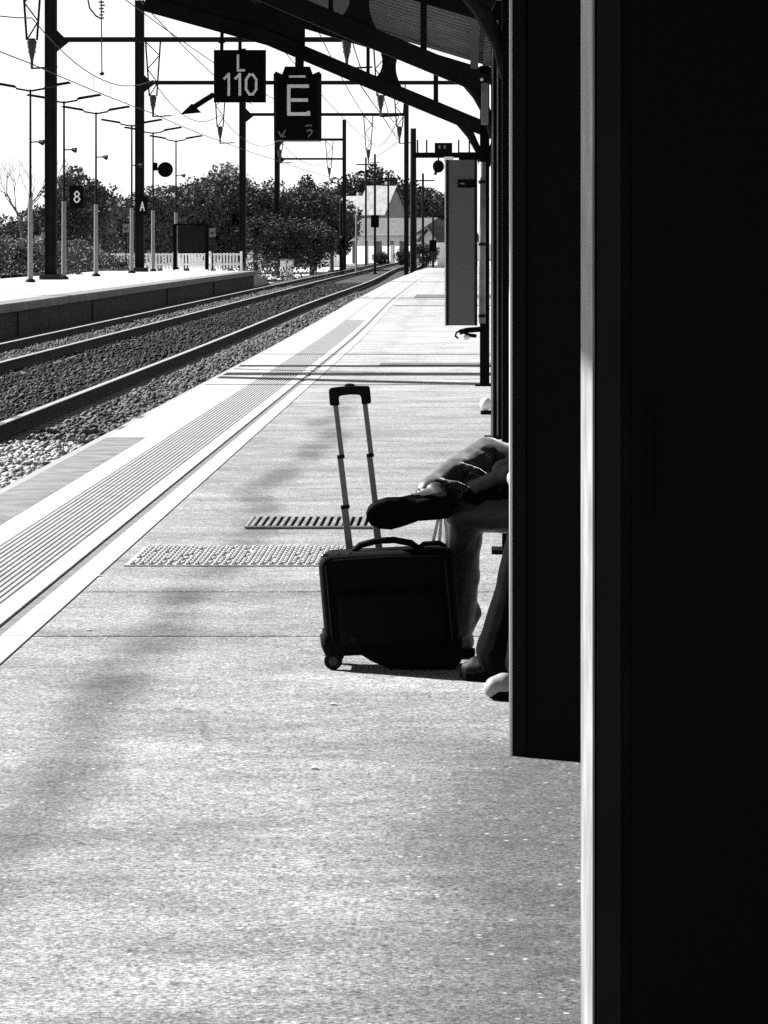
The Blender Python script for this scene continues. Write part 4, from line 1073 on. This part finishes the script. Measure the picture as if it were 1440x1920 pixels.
for x in (0.028, 0.447):
    MB().tube([T(x,-0.004,0.09), T(x,-0.006,0.2), T(x,-0.004,0.365)], 0.004, 6).build('piping', 'piping', body)
MB().tube([T(0.05,-0.004,0.385), T(0.24,-0.006,0.389), T(0.43,-0.004,0.385)], 0.003, 6).build('zip', 'piping', body)
for x in (0.03, 0.075, 0.115):
    MB().ball(T(x, 0.03, 0.398), (0.020,0.016,0.010)).build('corner_stud', 'case_gloss', body, smooth=True)
MB().prism([(0.10,0.065),(0.155,0.03),(0.22,0.004),(0.445,0.002),(0.47,0.03),(0.475,0.10),(0.10,0.10)], 0.006, 0.205).build('shade_wedge', 'case_nylon', CS, bevel=0.006)  # added wedge props the case and fills the shade below in black
MB().ball(T(0.105,-0.032,0.11),(0.014,0.005,0.014)).build('badge', 'rubber', body, smooth=True)
MB().tube([T(0.12,0.09,0.402), T(0.15,0.09,0.425), T(0.21,0.09,0.438), T(0.27,0.09,0.438), T(0.33,0.09,0.424), T(0.36,0.09,0.402)], [0.010,0.012,0.012,0.012,0.012,0.010], 8).build('carry_handle', 'case_nylon', CS, smooth=True)
MB().tube([T(0.355,0.12,0.402), T(0.375,0.12,0.417), T(0.43,0.12,0.417), T(0.45,0.12,0.402)], 0.009, 8).build('side_loop', 'case_nylon', CS, smooth=True)
for x in (0.107, 0.212):
    z = 0.38
    for (z1, r) in ((0.56, 0.0125), (0.74, 0.0105), (0.93, 0.009)):
        rd = MB().bar(T(x, 0.20, z), T(x-0.006, 0.20, z1), r*2, r*1.6, (0,1,0)).build('trolley_rod', 'rod', CS, bevel=0.003)
        MB().bar(T(x-0.003, 0.20, z1-0.012), T(x-0.003, 0.20, z1), r*2.5, r*2.1, (0,1,0)).build('collar', 'rubber', rd); z = z1
g_ = MB(); g_.bar(T(0.098,0.20,0.918), T(0.098,0.20,0.975), 0.034, 0.036, (0,1,0)); g_.bar(T(0.212,0.20,0.918), T(0.212,0.20,0.975), 0.034, 0.036, (0,1,0))
g_.bar(T(0.086,0.20,0.966), T(0.157,0.20,0.970), 0.032, 0.032, (0,1,0)); g_.bar(T(0.157,0.20,0.970), T(0.225,0.20,0.966), 0.032, 0.032, (0,1,0))
fuse(g_, 'grip', 'rubber', CS, 0.005, 2)
MB().ball(T(0.157,0.20,0.988),(0.02,0.01,0.006)).build('release_button', 'piping', CS, smooth=True)
for y in (0.02, 0.19):
    wl = MB(); wl.disc((0.02, y, 0.032), (0,1,0), 0.032, 0.026, 24); w = wl.build('wheel', 'rubber', CS, bevel=0.006)
    MB().disc((0.02, y-0.014, 0.032), (0,1,0), 0.016, 0.004, 16).build('rim', 'rim', w)
    hs = MB(); hs.tube([T(0.005,y,0.13), T(0.012,y,0.09), T(0.022,y,0.05)], [0.022,0.028,0.024], 8); hs.build('wheel_housing', 'case_nylon', CS, smooth=True)
# pale paper strap standing behind the case top
stp = thing('paper_strap', 'looped white paper strap standing behind the top of the suitcase', 'strap', (-0.10, 11.40, 0.36))
for pts in ([(-0.045,0,0.0),(-0.03,0,0.07),(-0.012,0,0.15),(-0.003,0,0.20)], [(-0.012,0,0.0),(-0.006,0,0.08),(0.0,0,0.16),(0.002,0,0.20)], [(0.016,0,0.0),(0.022,0,0.09),(0.012,0,0.17),(0.004,0,0.20)]):
    s_ = MB()
    for a, b in zip(pts[:-1], pts[1:]): s_.bar(a, b, 0.004, 0.011, (1,0,0))
    s_.build('paper_band', 'white_plastic', stp)
